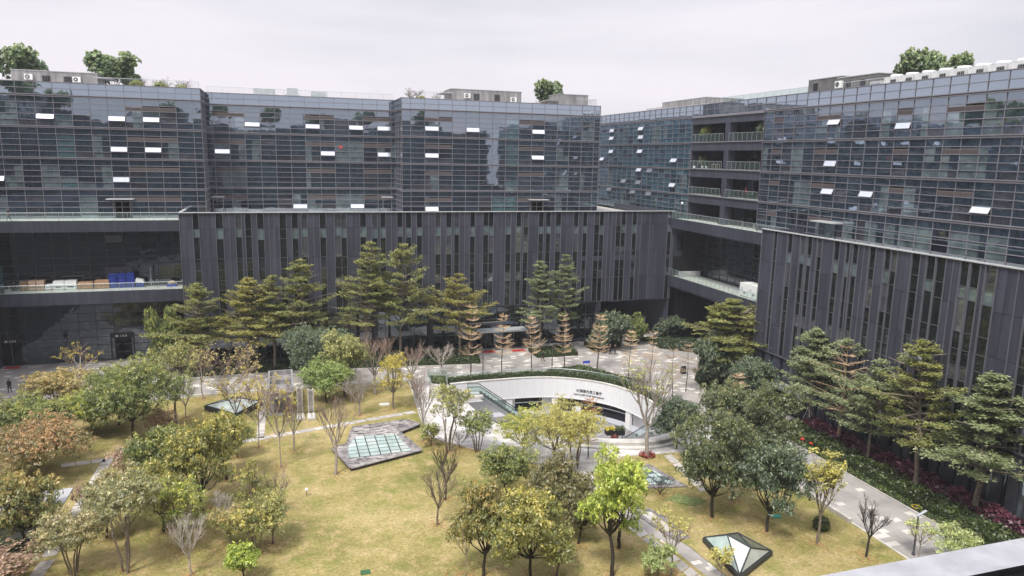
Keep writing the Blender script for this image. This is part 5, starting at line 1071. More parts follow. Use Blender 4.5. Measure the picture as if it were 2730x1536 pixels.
for _ in range(500):
    d = Vector((R.gauss(0, 1), R.gauss(0, 1), R.gauss(0, 1))).normalized(); l.leaf(Vector((38.6, 77.5, ZF + 1.2)) + d * .6 * R.uniform(.7, 1), d, R.uniform(.06, .12), R.random(), 'leaf_flowerred', .7, R)
l.build('foliage', t)
b = flat([(37.2, 80.8), (41.6, 78.8), (42.2, 83.2), (38.2, 85.5)], ZF + .01, 'concrete'); b.build('entrance_mat', None, 'pale grey mat spread before the right restaurant entrance', 'mat')
t = thing('banner_stand', 'white poster stand beside the middle restaurant column', 'poster stand', loc=(37.0, 86.0, ZF)); b = MB(); b.box(36.5, 86.3, ZF + .1, 37.8, 86.36, ZF + 2.1, 'plastic_white'); b.build('poster', t); b = MB(); b.box(36.5, 86.1, ZF, 37.8, 86.6, ZF + .1, 'dark_metal'); b.build('foot', t)
t = thing('flower_ring', 'ring of dark red flowers round the thick pale trunk', 'flower bed', loc=(35.0, 62.7, 0)); l = Leaves(); R = random.Random(6)
for _ in range(420):
    a = R.uniform(0, 6.28); rr = R.uniform(.35, .85); l.leaf((35.02 + rr * math.cos(a), 62.69 + rr * math.sin(a), .1 + R.uniform(0, .3)), (R.gauss(0, .7), R.gauss(0, .7), 1), R.uniform(.06, .12), R.random(), 'leaf_flowerred', .7, R)
l.build('flowers', t)
# ------------------------------------------------------------------ roof equipment
def condenser(x, y, z, label, root_dir='y', group='air conditioner units on the roof huts'):
    t = thing('air_conditioner', label, 'air conditioner', group, (x, y, z)); b = MB()
    if root_dir == 'y': b.box(x - .5, y - .35, z, x + .5, y, z + .75, 'plastic_white'); b.build('casing', t); b = MB(); b.tube([(x - .1, y - .36, z + .38), (x - .1, y - .39, z + .38)], [.3, .3], 14, 'concrete_dark', True); b.tube([(x - .1, y - .392, z + .38), (x - .1, y - .4, z + .38)], [.09, .09], 8, 'plastic_white', True)
    else: b.box(x - .4, y - .55, z, x, y + .55, z + .9, 'plastic_white'); b.build('casing', t); b = MB(); b.tube([(x - .41, y + .1, z + .45), (x - .44, y + .1, z + .45)], [.35, .35], 14, 'concrete_dark', True)
    b.build('fan', t)
condenser(-33.3, 121.9, 39.5, 'white air conditioner left on the far left roof hut'); condenser(-27.3, 121.9, 39.4, 'white air conditioner right on the far left roof hut, by the barred window')
condenser(30.3, 121.4, 39.6, 'white air conditioner left on the long middle roof hut'); condenser(38.4, 121.4, 39.3, 'white air conditioner right on the long middle roof hut'); condenser(71.9, 82.4, 40.0, 'white air conditioner on the dark roof hut of the right block', 'x')
condenser(-36.9, 121.5, 39.4, 'white air conditioner at the left edge beyond the roof hut')
names = ['nearest the leafy roof tree', 'second from the leafy roof tree', 'third from the leafy roof tree', 'fourth from the leafy roof tree', 'fifth from the leafy roof tree', 'sixth from the leafy roof tree', 'seventh from the leafy roof tree', "nearest the picture's right edge but one", "at the picture's right edge"]
base = None
def rooftop_unit(y, label):
    t = thing('cooling_unit', label, 'cooling unit', 'cooling units on the right roof', (70, y, 37.9)); b = MB(); b.box(69.1, y - .95, 37.95, 70.9, y + .95, 40.2, 'unit_grey'); b.box(69.2, y - 1.0, 37.9, 70.8, y + 1.0, 37.95, 'dark_metal'); b.build('casing', t)
    g = MB(); g.box(69.04, y - .85, 38.4, 69.1, y - .05, 39.9, 'concrete_dark')
    for i in range(8): g.box(69.0, y - .85, 38.45 + i * .18, 69.04, y - .05, 38.52 + i * .18, 'dark_metal')
    g.build('grille', t); f = MB(); f.tube([(70, y, 40.2), (70, y, 40.52)], [.72, .66], 18, 'plastic_white', True); f.tube([(70, y, 40.521), (70, y, 40.53)], [.55, .55], 18, 'concrete_dark', True); f.build('fan', t)
for i, lab in enumerate(names): rooftop_unit(71.0 - i * 2.25, 'white cooling unit on the right roof, ' + lab)
b = MB(); b.box(69.5, 72.8, 37.9, 70.7, 74.6, 40.0, 'coping'); b.box(69.44, 73.0, 38.2, 69.5, 74.4, 39.7, 'glass_dark'); b.build('roof_cabinet', None, 'pale roof cabinet with dark doors beside the cooling units', 'cabinet')
# ------------------------------------------------------------------ goods on the terraces
def crate(x, y, z, label):
    t = thing('crate', label, 'crate', 'blue crates on the left terrace', (x, y, z)); b = MB(); w, d, h = .47, .4, .46
    b.box(x - w, y - d, z, x + w, y + d, z + .05, 'crate_blue'); b.box(x - w, y - d, z + h - .07, x + w, y + d, z + h - .01, 'crate_blue')
    for sx in (-w, -.16, .12, w - .05): b.box(x + sx, y - d + .002, z + .05, x + sx + .05, y - d + .05, z + h - .07, 'crate_blue')
    b.box(x - w + .02, y - d + .002, z + .2, x + w - .02, y - d + .04, z + .27, 'crate_blue'); b.box(x - w + .06, y - d + .06, z + .05, x + w - .06, y + d - .06, z + h - .08, 'cloth_blue'); b.build('body', t)
stk = ['leftmost tall', 'middle tall', 'rightmost tall']; lev = ['bottom', 'second from bottom', 'second from top', 'top']
for i in range(3):
    for q in range(4): crate(-22.75 + i * 1.12, 112.3, 10.92 + q * .49 + (i * .04 if q else 0), 'blue plastic crate, %s of the %s stack on the left terrace' % (lev[q], stk[i]))
for q in range(2): crate(-19.35, 112.3, 10.92 + q * .47, 'blue plastic crate, %s of the short stack wrapped in white film' % ('bottom', 'upper')[q])
b = MB(); b.box8([(-19.9, 111.85, 11.7), (-18.8, 111.85, 11.5), (-18.8, 112.75, 11.5), (-19.9, 112.75, 11.7), (-19.8, 111.85, 12.2), (-18.9, 111.85, 11.95), (-18.9, 112.75, 11.95), (-19.8, 112.75, 12.2)], 'plastic_white'); b.build('film_wrap', None, 'crumpled white film wrap lying over the short blue crate stack', 'film wrap')
def boxes(x0, x1, h, label, m, strap=None, slat=False):
    t = thing('pallet_load', label, 'pallet load', 'pallet loads on the left terrace', ((x0 + x1) / 2, 112.2, 10.9)); p = MB(); p.box(x0 + .04, 111.75, 10.92, x1 - .04, 112.7, 11.03, 'wood' if not strap else 'plastic_white')
    for q in (0, .45, .9): p.box(x0 + .05, 111.74 + q * .98, 10.9, x1 - .05, 111.8 + q * .98, 10.925, 'wood')
    p.build('pallet', t); b = MB(); R = random.Random(int(x0 * 10))
    if slat:
        k_ = int((h - .1) / .32)
        for q in range(k_): b.box(x0 + R.uniform(0, .04), 111.7, 11.04 + q * .32, x1 - R.uniform(0, .04), 112.72, 11.04 + q * .32 + .2, m); b.box(x0 + .03, 111.74, 11.24 + q * .32, x1 - .03, 112.7, 11.36 + q * .32, 'concrete_dark' if q % 2 else m)
    else:
        b.box8([(x0, 111.7, 11.04), (x1, 111.7, 11.04), (x1, 112.75, 11.04), (x0, 112.75, 11.04), (x0 + .03, 111.73, 10.9 + h), (x1 - .02, 111.75, 10.92 + h), (x1 - .05, 112.7, 10.96 + h), (x0 + .05, 112.7, 10.93 + h)], m)
        b.box(x0 + .05, 111.66, 11.4, x1 - .05, 111.7, 11.44, 'carton' if m != 'plastic_white' else 'coping')
    b.build('load', t)
    if strap: s = MB(); s.box(x0 + .35, 111.65, 11.3, x1 - .35, 111.69, 11.42, 'cloth_black'); s.build('handle_slot', t)
boxes(-33.95, -33.0, 1.45, 'leftmost stack of wooden pallets on the left terrace', 'wood', slat=True); boxes(-32.95, -32.1, 1.35, 'pallet of mottled brown parcels next to the stacked wooden pallets', 'carton_pale'); boxes(-32.05, -31.1, 1.32, 'pallet of mottled brown parcels beside the low white boxes', 'carton_pale')
boxes(-31.0, -30.1, .75, 'low pale white boxes between brown parcels and tall white bins', 'plastic_white'); boxes(-30.05, -28.7, 1.2, 'tall white bin with dark handle slot, left one of two', 'plastic_white', True); boxes(-28.65, -27.2, 1.22, 'tall white bin with dark handle slot, right one of two', 'plastic_white', True)
boxes(-27.1, -25.2, .95, 'long low brown carton load beside the white bins', 'carton'); boxes(-25.0, -23.2, 1.15, 'long brown carton load beside the blue crates', 'carton')
t = thing('sack_pallet', 'pale sack heaped on a blue pallet at the terrace right end', 'sack', loc=(-15.2, 112.2, 10.9)); b = MB(); b.box(-15.9, 111.7, 10.92, -14.6, 112.7, 11.15, 'crate_blue'); b.build('pallet', t); b = MB(); b.tube([(-15.8, 112.2, 11.3), (-15.4, 112.2, 11.38), (-15.0, 112.2, 11.4), (-14.6, 112.2, 11.28)], [.1, .32, .3, .08], 10, 'sack', True); b.build('sack', t)
for i, (x, lab) in enumerate(((-36.3, 'left black bin of two on the left terrace'), (-35.6, 'right black bin of two on the left terrace'))):
    one(lambda b: (b.tube([(x, 110.4, 10.9), (x, 110.4, 11.6)], [.2, .26], 10, 'cloth_black', True)), 'bin', lab, 'bin', 'black bins on the left terrace')
for i, (y, w, h, lab) in enumerate(((87.6, 1.9, 1.95, 'left tall white crated machine on the link terrace'), (85.6, 1.9, 1.9, 'right tall white crated machine on the link terrace'), (84.0, 1.1, 1.15, 'small white crate at the right end of the link terrace'))):
    t = thing('crated_machine', lab, 'crated machine', 'white crates on the link terrace', (63.8, y, 10.95)); b = MB(); b.box(63.0, y - w / 2 + .02, 11.05, 65.0, y + w / 2 - .02, 10.95 + h, 'plastic_white'); b.build('casing', t); b = MB(); b.box(62.95, y - .5, 11.5, 63.0, y - .1, 11.62, 'cloth_black'); b.box(62.96, y + .2, 12.0, 63.0, y + .5, 12.3, 'coping'); b.build('label_plate', t); b = MB(); b.box(63.05, y - w / 2 + .05, 10.95, 64.95, y + w / 2 - .05, 11.05, 'wood'); b.build('pallet', t)
one(lambda b: [b.tube([(63.6 + .1, y, z), (63.6 + .1, y, z + .35)], [.14, .2], 10, 'plastic_white', True) for y, z in ((104.0, 28.88),)], 'plant_pot', 'left white plant pot on the second highest balcony', 'plant pot', 'white pots on the balcony'); 

# thin haze volume round the whole place, added to veil and lift dark tones
hz = MB(); hz.box(-120, -40, -6.2, 130, 200, 48, 'haze'); h_ = hz.build('haze', kind='stuff')

a_ = (42.05, 94.73); c_ = (54.14, 87.87)
t = thing('notice_stand', 'small blue metal notice frame standing behind the wedge hedge', 'notice frame', loc=(a_[0], a_[1], 0)); b = MB()
for dx in (-.5, .5): b.cyl(a_[0] + dx, a_[1], 0, .75, .03, 'cloth_blue', 6)
b.build('leg', t); b = MB(); b.box(a_[0] - .55, a_[1] - .02, .42, a_[0] + .55, a_[1] + .02, .8, 'crate_blue'); b.build('panel', t)
t = thing('sign_board', 'dark folding board standing on the plaza near the last sapling', 'sign board', loc=(c_[0], c_[1], 0)); b = MB(); b.box8([(c_[0] - .4, c_[1] - .25, 0), (c_[0] + .4, c_[1] - .25, 0), (c_[0] + .4, c_[1] - .2, 0), (c_[0] - .4, c_[1] - .2, 0), (c_[0] - .4, c_[1] - .03, 1.1), (c_[0] + .4, c_[1] - .03, 1.1), (c_[0] + .4, c_[1] + .02, 1.1), (c_[0] - .4, c_[1] + .02, 1.1)], 'dark_metal'); b.build('front_panel', t)
b = MB(); b.box8([(c_[0] - .4, c_[1] + .2, 0), (c_[0] + .4, c_[1] + .2, 0), (c_[0] + .4, c_[1] + .25, 0), (c_[0] - .4, c_[1] + .25, 0), (c_[0] - .4, c_[1] + .03, 1.1), (c_[0] + .4, c_[1] + .03, 1.1), (c_[0] + .4, c_[1] + .06, 1.1), (c_[0] - .4, c_[1] + .06, 1.1)], 'dark_metal'); b.build('back_panel', t)
# ------------------------------------------------------------------ trees
def limb(b, p0, p1, r0, r1, sides, m, R, bow=.12, nseg=4):
    p0, p1 = Vector(p0), Vector(p1); d = p1 - p0; l = d.length
    o = Vector((R.gauss(0, 1), R.gauss(0, 1), R.gauss(0, .4))) * l * bow
    pts = [p0 + d * t + o * math.sin(math.pi * t) * .6 + Vector((R.gauss(0, 1), R.gauss(0, 1), 0)) * l * .006 for t in [i / nseg for i in range(nseg + 1)]]
    b.tube(pts, [r0 + (r1 - r0) * i / nseg for i in range(nseg + 1)], sides, m); return pts
def g_terminalia(seed, H, Rr, bare=False, sparse=False, bark='bark_grey', leafm='leaf_olive', clear=.34, ntier=None):
    """tiers of level branches round a straight mast"""
    R = random.Random(seed); tr = MB(); cr = Leaves(); lean = Vector((R.gauss(0, .02), R.gauss(0, .02), 0))
    axis = lambda z: Vector((lean.x * z + .05 * math.sin(z * 1.1 + seed), lean.y * z + .05 * math.cos(z * .9 + seed), z))
    axis0 = axis
    tr.tube([axis(H * t / 8) for t in range(9)], [max(.02, (.0125 if not bare else .0105) * H * (1 - t / 8.6)) for t in range(9)], 7, bark)
    nt = ntier or (R.choice((11, 12, 13)) if not bare else 8)
    for i in range(nt):
        t = i / (nt - 1); z = H * (clear + (.97 - clear) * t ** .92) + R.uniform(-.18, .18)
        prof = (1 - t) ** .80 * (.72 + .28 * min(1, t * 5)) + .06
        if bare: prof = (.62 + .38 * math.sin(math.pi * min(1, .25 + t * .8))) * (1 - t * .35) * R.uniform(.72, 1.15)
        if not bare: prof *= R.uniform(.62, 1.15)
        nb = R.choice((4, 5, 6)) if not bare else 9
        a0 = R.uniform(0, 6.28)
        for k in range(nb):
            if bare and R.random() < .16: continue
            a = a0 + k * 2 * math.pi / nb + R.gauss(0, .16); l = Rr * prof * (R.uniform(.45, 1.2) if not bare else R.uniform(.62, 1.12))
            rise = l * (R.uniform(.12, .62) + (.25 * t if not bare else .05)); e = Vector((math.cos(a), math.sin(a), 0)); o = axis(z)
            P = [o + e * l * s + Vector((0, 0, rise * (s ** (1.8 if bare else 1.15)) - (.10 * l * s * s if not bare else 0))) for s in (0, .25, .5, .75, 1)]
            (cr if bare else tr).tube(P, [(.012 if not bare else .0085) * H * .55 * (1 - s * .85) + .006 for s in (0, .25, .5, .75, 1)], 3 if bare else 4, bark) if not bare else None
            if bare:
                i0 = len(cr.f); MB.tube(cr, P, [.028, .022, .017, .012, .007], 3, leafm); cr.tip += [R.random()] * (len(cr.f) - i0)
            segs = []
            for s in ((.28, .42, .56, .70, .82, .94) if not bare else (.3, .45, .6, .75, .88, .97)):
                q = o + e * l * s + Vector((0, 0, rise * s ** (1.8 if bare else 1.15) - (.1 * l * s * s if not bare else 0)))
                for sg in (-1, 1):
                    aa = a + sg * R.uniform(.5, 1.0); ll = l * (1.08 - s) * R.uniform(.35, .65) + .22 * R.random(); e2 = Vector((math.cos(aa), math.sin(aa), 0)); q2 = q + e2 * ll + Vector((0, 0, ll * (R.uniform(.05, .28) if not bare else R.uniform(.15, .45)))); segs.append((q, q2))
                    if bare: i0 = len(cr.f); MB.tube(cr, [q, (q + q2) / 2 - Vector((0, 0, .03)), q2], [.014, .011, .006], 3, leafm); cr.tip += [R.random()] * (len(cr.f) - i0)
            segs.append((P[2], P[4]))
            if not bare:
                if sparse and R.random() < .45:
                    for q, q2 in segs: tr.tube([q, q2], [.02, .008], 3, 'twig_tan')
                    continue
                if R.random() < .10: continue
                for q, q2 in segs:
                    L_ = (q2 - q).length; k2 = int(5 + L_ * 21)
                    for _ in range(k2):
                        s = R.random() ** .8; c = q.lerp(q2, s) + Vector((R.gauss(0, .13), R.gauss(0, .13), R.gauss(.03, .085)))
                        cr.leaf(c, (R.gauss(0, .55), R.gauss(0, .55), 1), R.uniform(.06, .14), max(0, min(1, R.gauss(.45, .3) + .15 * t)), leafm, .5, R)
    return tr, cr
def g_broad(seed, H, Rr, bark='bark_dark', leafm='leaf_green', dens=1.0, base=.30, multi=1, size=.15, lobes=15, tipb=.0, asp=.45, thin=False):
    R = random.Random(seed); tr = MB(); cr = Leaves(); zc = H * (base + 1) / 2; hz = H * (1 - base) / 2
    lob = []
    for i in range(lobes):
        a = i * 2.399 + R.uniform(-.3, .3); rr = Rr * .74 * math.sqrt((i + .5) / lobes) * R.uniform(.85, 1.2); z = zc + hz * (R.uniform(-.62, .50) * (.6 + .4 * rr / Rr) + .22 * (1 - rr / Rr))
        lob.append((Vector((rr * math.cos(a), rr * math.sin(a), z)), Rr * R.uniform(.26, .44)))
    stems = []
    for k in range(multi):
        a = k * 2.1 + R.random(); o = Vector((math.cos(a), math.sin(a), 0)) * (.14 * multi * .35 if multi > 1 else 0); top = H * base * R.uniform(.85, 1.1); w = .035 if multi > 1 else .0
        tp = o + Vector((math.cos(a) * top * .16 * (multi > 1) + R.gauss(0, .1), math.sin(a) * top * .16 * (multi > 1) + R.gauss(0, .1), top)); r0 = H * (.0135 if multi == 1 else .0075) + .025
        limb(tr, o, tp, r0, r0 * .72, 7, bark, R, .04, 5); stems.append((tp, r0 * .7))
    for i, (c, r) in enumerate(lob):
        tp, r0 = stems[i % multi]; mid = tp.lerp(c, .55) + Vector((0, 0, -.15 * r)); limb(tr, tp, mid, r0 * .75, r0 * .42, 5, bark, R, .1); limb(tr, mid, c + Vector((0, 0, r * .5)), r0 * .42, .012, 4, bark, R, .12)
        for _ in range(5):
            e = Vector((R.gauss(0, 1), R.gauss(0, 1), R.gauss(.5, .6))).normalized(); limb(tr, mid.lerp(c, R.random()), c + e * r * .85, r0 * .22, .008, 3, bark, R, .12, 3)
    for c, r in lob:
        ncl = int((46 if not thin else 27) * dens * (r / (.36 * Rr)) ** 2 * max(.6, min(2.2, (Rr / 2.6) ** 1.5)))
        for _ in range(ncl):
            d = Vector((R.gauss(0, 1), R.gauss(0, 1), R.gauss(.28, .85))).normalized(); q = c + Vector((d.x, d.y, d.z * .82)) * r * R.uniform(.45, 1.2)
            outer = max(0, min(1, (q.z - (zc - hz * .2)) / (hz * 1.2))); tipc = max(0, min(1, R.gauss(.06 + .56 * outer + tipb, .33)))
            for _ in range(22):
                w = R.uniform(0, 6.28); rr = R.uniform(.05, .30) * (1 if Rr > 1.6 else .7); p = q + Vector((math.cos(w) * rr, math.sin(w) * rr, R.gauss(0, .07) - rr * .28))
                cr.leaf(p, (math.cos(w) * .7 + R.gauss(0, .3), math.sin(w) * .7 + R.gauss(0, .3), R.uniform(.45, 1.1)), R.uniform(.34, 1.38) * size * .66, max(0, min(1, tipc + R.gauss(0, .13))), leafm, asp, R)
    zs = sorted(v[2] for v in cr.v); z0_, z1_ = zs[len(zs) // 60], zs[-1 - len(zs) // 300]; rs_ = sorted(math.hypot(v[0], v[1]) for v in cr.v)[int(len(cr.v) * .965)]; kx = Rr / rs_; zb = H * base * 1.22; kz = (H - zb) / max(.1, z1_ - z0_)
    fz = lambda z: zb + (z - z0_) * kz if z > z0_ else z * zb / max(.05, z0_)
    cr.v = [(v[0] * kx, v[1] * kx, fz(v[2])) for v in cr.v]; tr.v = [(v[0] * (1 + (kx - 1) * min(1, max(0, v[2]) / max(.1, H * base))), v[1] * (1 + (kx - 1) * min(1, max(0, v[2]) / max(.1, H * base))), fz(v[2])) for v in tr.v]
    return tr, cr
def g_bare(seed, H, Rr, bark='bark_pale', twig='twig_red', style='vase', leafm=None, leafp=0.0, fork=.34, lv=4, nmain=6, thick=1.0):
    R = random.Random(seed); tr = MB(); cr = Leaves(); r0 = (.0105 * H + .022) * thick; ends = []
    f = Vector((R.gauss(0, .05), R.gauss(0, .05), H * fork)); limb(tr, (0, 0, 0), f, r0, r0 * .75, 8, bark, R, .03, 5)
    def grow(p, d, l, r, k):
        q = p + d * l; m = bark if k >= 3 else twig; tgt = tr if k >= 3 else cr; i0 = len(cr.f); limb(tgt, p, q, r, r * .62, 5 if k >= 3 else 3, m, R, .08, 3)
        if tgt is cr: cr.tip += [R.random()] * (len(cr.f) - i0)
        if k == 0: ends.append(q); return
        nc = 3 if k > 1 else R.choice((3, 4))
        for j in range(nc):
            if style == 'vase': ax = Vector((R.gauss(0, .36), R.gauss(0, .36), .30))
            elif style == 'spread': ax = Vector((R.gauss(0, .6), R.gauss(0, .6), .08))
            else: ax = Vector((R.gauss(0, .45), R.gauss(0, .45), .18))
            nd = (d + ax).normalized(); grow(p.lerp(q, R.uniform(.45, 1)), nd, l * R.uniform(.55, .85), r * .58, k - 1)
            if k >= 2 and R.random() < .5: ends.append(q)
    for i in range(nmain):
        a = i * 2 * math.pi / nmain + R.uniform(-.3, .3); tilt = {'vase': R.uniform(.25, .75), 'spread': R.uniform(.55, 1.25), 'open': R.uniform(.35, 1.0)}[style]
        d = Vector((math.cos(a) * tilt, math.sin(a) * tilt, 1)).normalized(); grow(f - Vector((0, 0, H * fork * R.uniform(0, .22))), d, H * (1 - fork) * R.uniform(.36, .46), r0 * .62, lv)
    # scale twigs into the wanted envelope
    zt = max(v[2] for v in cr.v); rt = sorted(math.hypot(v[0], v[1]) for v in cr.v)[int(len(cr.v) * .97)]; sx, sz = Rr / rt, (H - H * fork) / max(.1, zt - H * fork)
    fix = lambda v: (v[0] * (sx if v[2] > H * fork * .8 else 1), v[1] * (sx if v[2] > H * fork * .8 else 1), H * fork + (v[2] - H * fork) * sz if v[2] > H * fork else v[2])
    tr.v = [fix(v) for v in tr.v]; cr.v = [fix(v) for v in cr.v]
    if leafm:
        for q in ends:
            q = Vector(fix(q))
            if R.random() > leafp or q.z < H * .45: continue
            for _ in range(R.choice((4, 6, 8))):
                w = R.uniform(0, 6.28); rr = R.uniform(.04, .24); cr.leaf(q + Vector((math.cos(w) * rr, math.sin(w) * rr, R.gauss(0, .07))), (math.cos(w) * .5 + R.gauss(0, .3), math.sin(w) * .5 + R.gauss(0, .3), 1), R.uniform(.07, .15), max(0, min(1, R.gauss(.5, .3))), leafm, .5, R)
    return tr, cr
CACHE = {}
def species(sp, pal, v, H, Rr):
    lm = 'leaf_' + pal if 'leaf_' + pal in MATS else None; q = (sp, pal if lm or sp in ('vase', 'youngterm', 'bare', 'fanbare', 'shrubbare') else '', v)
    if q in CACHE: return CACHE[q]
    s = 100 + v * 17 + len(sp) * 3 + len(pal)
    tw = dict(redtwig='twig_red', pale='bark_pale', white='twig_white', greytwig='bark_grey', darktwig='bark_dark', tan='twig_tan', tanlight='bark_tan', rust='twig_rust', green='bark_grey').get(pal, 'twig_red'); bk = dict(redtwig='bark_pale', pale='bark_pale', white='twig_white', greytwig='bark_grey', darktwig='bark_dark').get(pal, 'bark_grey')
    if sp == 'terminalia': a = g_terminalia(s, H, Rr, leafm=lm)
    elif sp == 'sparseterm': a = g_terminalia(s, H, Rr, leafm=lm, sparse=True, bark='bark_tan', ntier=9)
    elif sp == 'youngterm': a = g_terminalia(s, H, Rr, bare=True, bark='bark_dark', leafm=tw, clear=.30 if pal != 'tanlight' else .45, ntier=8 if pal != 'tanlight' else 5)
    elif sp == 'broad': a = g_broad(s, H, Rr, leafm=lm, dens=1.1, base=.31)
    elif sp == 'broadthin': a = g_broad(s, H, Rr, leafm=lm, dens=.75, base=.33, thin=True, bark='bark_grey', size=.13)
    elif sp == 'multi': a = g_broad(s, H, Rr, leafm=lm, dens=.8, base=.45, multi=5, thin=True, bark='bark_grey', size=.15)
    elif sp == 'limetree': a = g_broad(s, H, Rr, leafm=lm, dens=.8, base=.40, size=.16, lobes=13, tipb=.2)
    elif sp == 'bush': a = g_broad(s, H, Rr, leafm=lm, dens=1.1, base=.12, multi=3, lobes=12, size=.22)
    elif sp == 'vase': a = g_bare(s, H, Rr, bk, tw, 'vase', thick=1.25)
    elif sp == 'bare': a = g_bare(s, H, Rr, bk, tw, 'open', lv=3)
    elif sp == 'fanbare': a = g_bare(s, H, Rr, 'bark_pale', 'bark_pale', 'open', 'leaf_yellowgreen', .16, .30, 4, 6, 1.6)
    elif sp == 'bareleaf': a = g_bare(s, H, Rr, 'bark_pale', 'twig_red' if pal != 'palegreen' else 'bark_pale', 'open', lm, .42, .40, 3, 5)
    elif sp == 'vaseleaf': a = g_bare(s, H, Rr, 'bark_pale', 'twig_red', 'spread', lm, .30, .28, 4, 6)
    elif sp == 'yellowbud': a = g_bare(s, H, Rr, 'bark_grey', 'bark_grey', 'vase', lm, .75, .33, 4, 6)
    elif sp == 'shrubpink': a = g_bare(s, H, Rr, 'bark_dark', 'twig_red', 'spread', lm, .45, .12, 4, 7)
    elif sp == 'shrubbare': a = g_bare(s, H, Rr, bk, tw, 'open', lm, .35, .12, 4, 6)
    elif sp == 'roofleaf': a = g_broad(s, H, Rr, leafm=lm, dens=.75, base=.26, lobes=13, size=.38, asp=.6, multi=2)
    elif sp == 'plumeria': a = g_bare(s, H, Rr, 'bark_grey', 'bark_grey', 'spread', None, 0, .18, 3, 6, 1.5)
    CACHE[q] = (a[0].mesh('trunk'), a[1].mesh('crown'), H, Rr); return CACHE[q]
CNT = {}
def plant_tree(sp, x, y, h, r, pal, label, group=None, z=0.0, cat=None):
    i = CNT.get((sp, pal), 0); CNT[(sp, pal)] = i + 1
    nv = 4 if sp in ('terminalia',) else 4 if sp == 'broad' else 3 if sp in ('youngterm', 'broadthin') else 2 if sp in ('vase', 'broad', 'bareleaf', 'youngterm', 'broadthin') else 1
    tm, cm, H0, R0 = species(sp, pal, i % nv, h, r)
    kind = 'shrub' if sp.startswith('shrub') or sp == 'bush' else 'tree'
    t = thing(kind, label, cat or kind, group, (x, y, z), random.Random(x * 7 + y).uniform(0, 6.28)); sx = r / R0 * (1.3 if sp in ('terminalia', 'sparseterm') else 1.06 if sp in ('broad', 'multi', 'limetree', 'broadthin') else 1.0); sz = h / H0
    Rl = random.Random(x * 3 + y * 5); t.rotation_euler = (Rl.gauss(0, .028), Rl.gauss(0, .028), t.rotation_euler[2]) if z == 0 else t.rotation_euler
    for nm, me in (('trunk', tm), ('crown', cm)):
        o = bpy.data.objects.new(nm, me); COL.objects.link(o); o.parent = t; o.scale = (sx, sx, sz)
    return t
for sp, x, y, h, r, pal, lab, grp in TREES:
    plant_tree(sp, x, y, h, r, pal, lab, grp)
GR = 'leafy trees on the roofs'
plant_tree('roofleaf', -36.3, 131, 7.2, 3.4, 'roof', 'big-leaved tree rising behind the far left roof hut', GR, 37.9)
plant_tree('roofleaf', -23.8, 129, 6.7, 4.0, 'roof', "big-leaved tree beyond the far left roof hut's right end", GR, 37.9)
plant_tree('roofleaf', 46.0, 125, 5.6, 2.5, 'roof', 'big-leaved tree between the two middle roof huts', GR, 37.9)
plant_tree('roofleaf', 77, 74.5, 6.4, 2.6, 'roof', 'big-leaved tree on the right roof behind the cooling units', GR, 37.9)
plant_tree('roofleaf', 77, 70, 5.2, 2.2, 'roof', 'smaller leafy tree on the right roof just behind the cooling units', GR, 37.9)
for i, (x, y, z, lab) in enumerate(((-30, -4, 37.6, 'first'), (-18, -3, 37.6, 'second'), (-2, -5, 37.6, 'third'), (12, -3.5, 37.6, 'fourth'), (27, -4, 37.6, 'fifth'), (44, -4, 37.6, 'sixth'), (-47, 38, 37.6, 'seventh'), (-47, 62, 37.6, 'eighth'))):
    plant_tree('roofleaf', x, y, 5.4, 3.2, 'roof', 'roof tree behind the viewer, %s of eight, only mirrored in glass' % lab, 'roof trees behind the viewer', z)
GP_ = 'bare plumeria trees on the roof'
for x, y, h, r, lab in ((-18.6, 118, 2.7, 1.4, 'leftmost bare plumeria on the left roof edge'), (-15.6, 118, 2.7, 1.5, 'middle bare plumeria on the left roof edge'), (-12.6, 118, 2.6, 1.5, 'rightmost bare plumeria on the left roof edge'), (20.5, 117, 2.9, 1.9, "bare rounded plumeria at the middle bay's right roof corner"), (24.4, 118, 2.4, .8, 'small bare plumeria left of the long middle roof hut'), (41.8, 117, 1.9, 1.3, 'low bare plumeria right of the long middle roof hut')):
    plant_tree('plumeria', x, y, h, r, 'cream', lab, GP_, 37.9)
for i, (x, y, z, r, lab) in enumerate(((-18.6, 115.6, 37.9, 1.0, 'round clipped bush under the leftmost roof plumeria'), (-15.6, 115.6, 37.9, 1.0, 'round clipped bush under the middle roof plumeria'), (-12.9, 115.6, 37.9, .8, 'round clipped bush under the rightmost roof plumeria'), (21.6, 116, 37.9, .8, 'yellowish round bush at the middle bay roof corner'), (39.3, 37.6, 0, .75, 'small round clipped bush on the lawn above the window ledge'), (41.9, 45.3, 0, .7, 'small round bush beside the blue-green tree'))):
    t = thing('round_bush', lab, 'bush', 'round clipped bushes', (x, y, z)); l = Leaves(); R = random.Random(i)
    for _ in range(700):
        d = Vector((R.gauss(0, 1), R.gauss(0, 1), R.gauss(0, 1))).normalized()
        if d.z > -.5: l.leaf((d.x * r * R.uniform(.85, 1.05), d.y * r * R.uniform(.85, 1.05), r * .75 + d.z * r * .95), d + Vector((R.gauss(0, .4), R.gauss(0, .4), R.gauss(0, .4))), R.uniform(.06, .12), R.random(), 'leaf_green' if z else 'leaf_hedge', .6, R)
    fo = l.build('foliage', None); fo.parent = t; c = MB(); c.tube([(0, 0, 0), (0, 0, r * .5), (0, 0, r), (0, 0, r * 1.5)], [r * .5, r * .8, r * .8, r * .2], 10, 'core_green', True); fo = c.build('branches', None); fo.parent = t
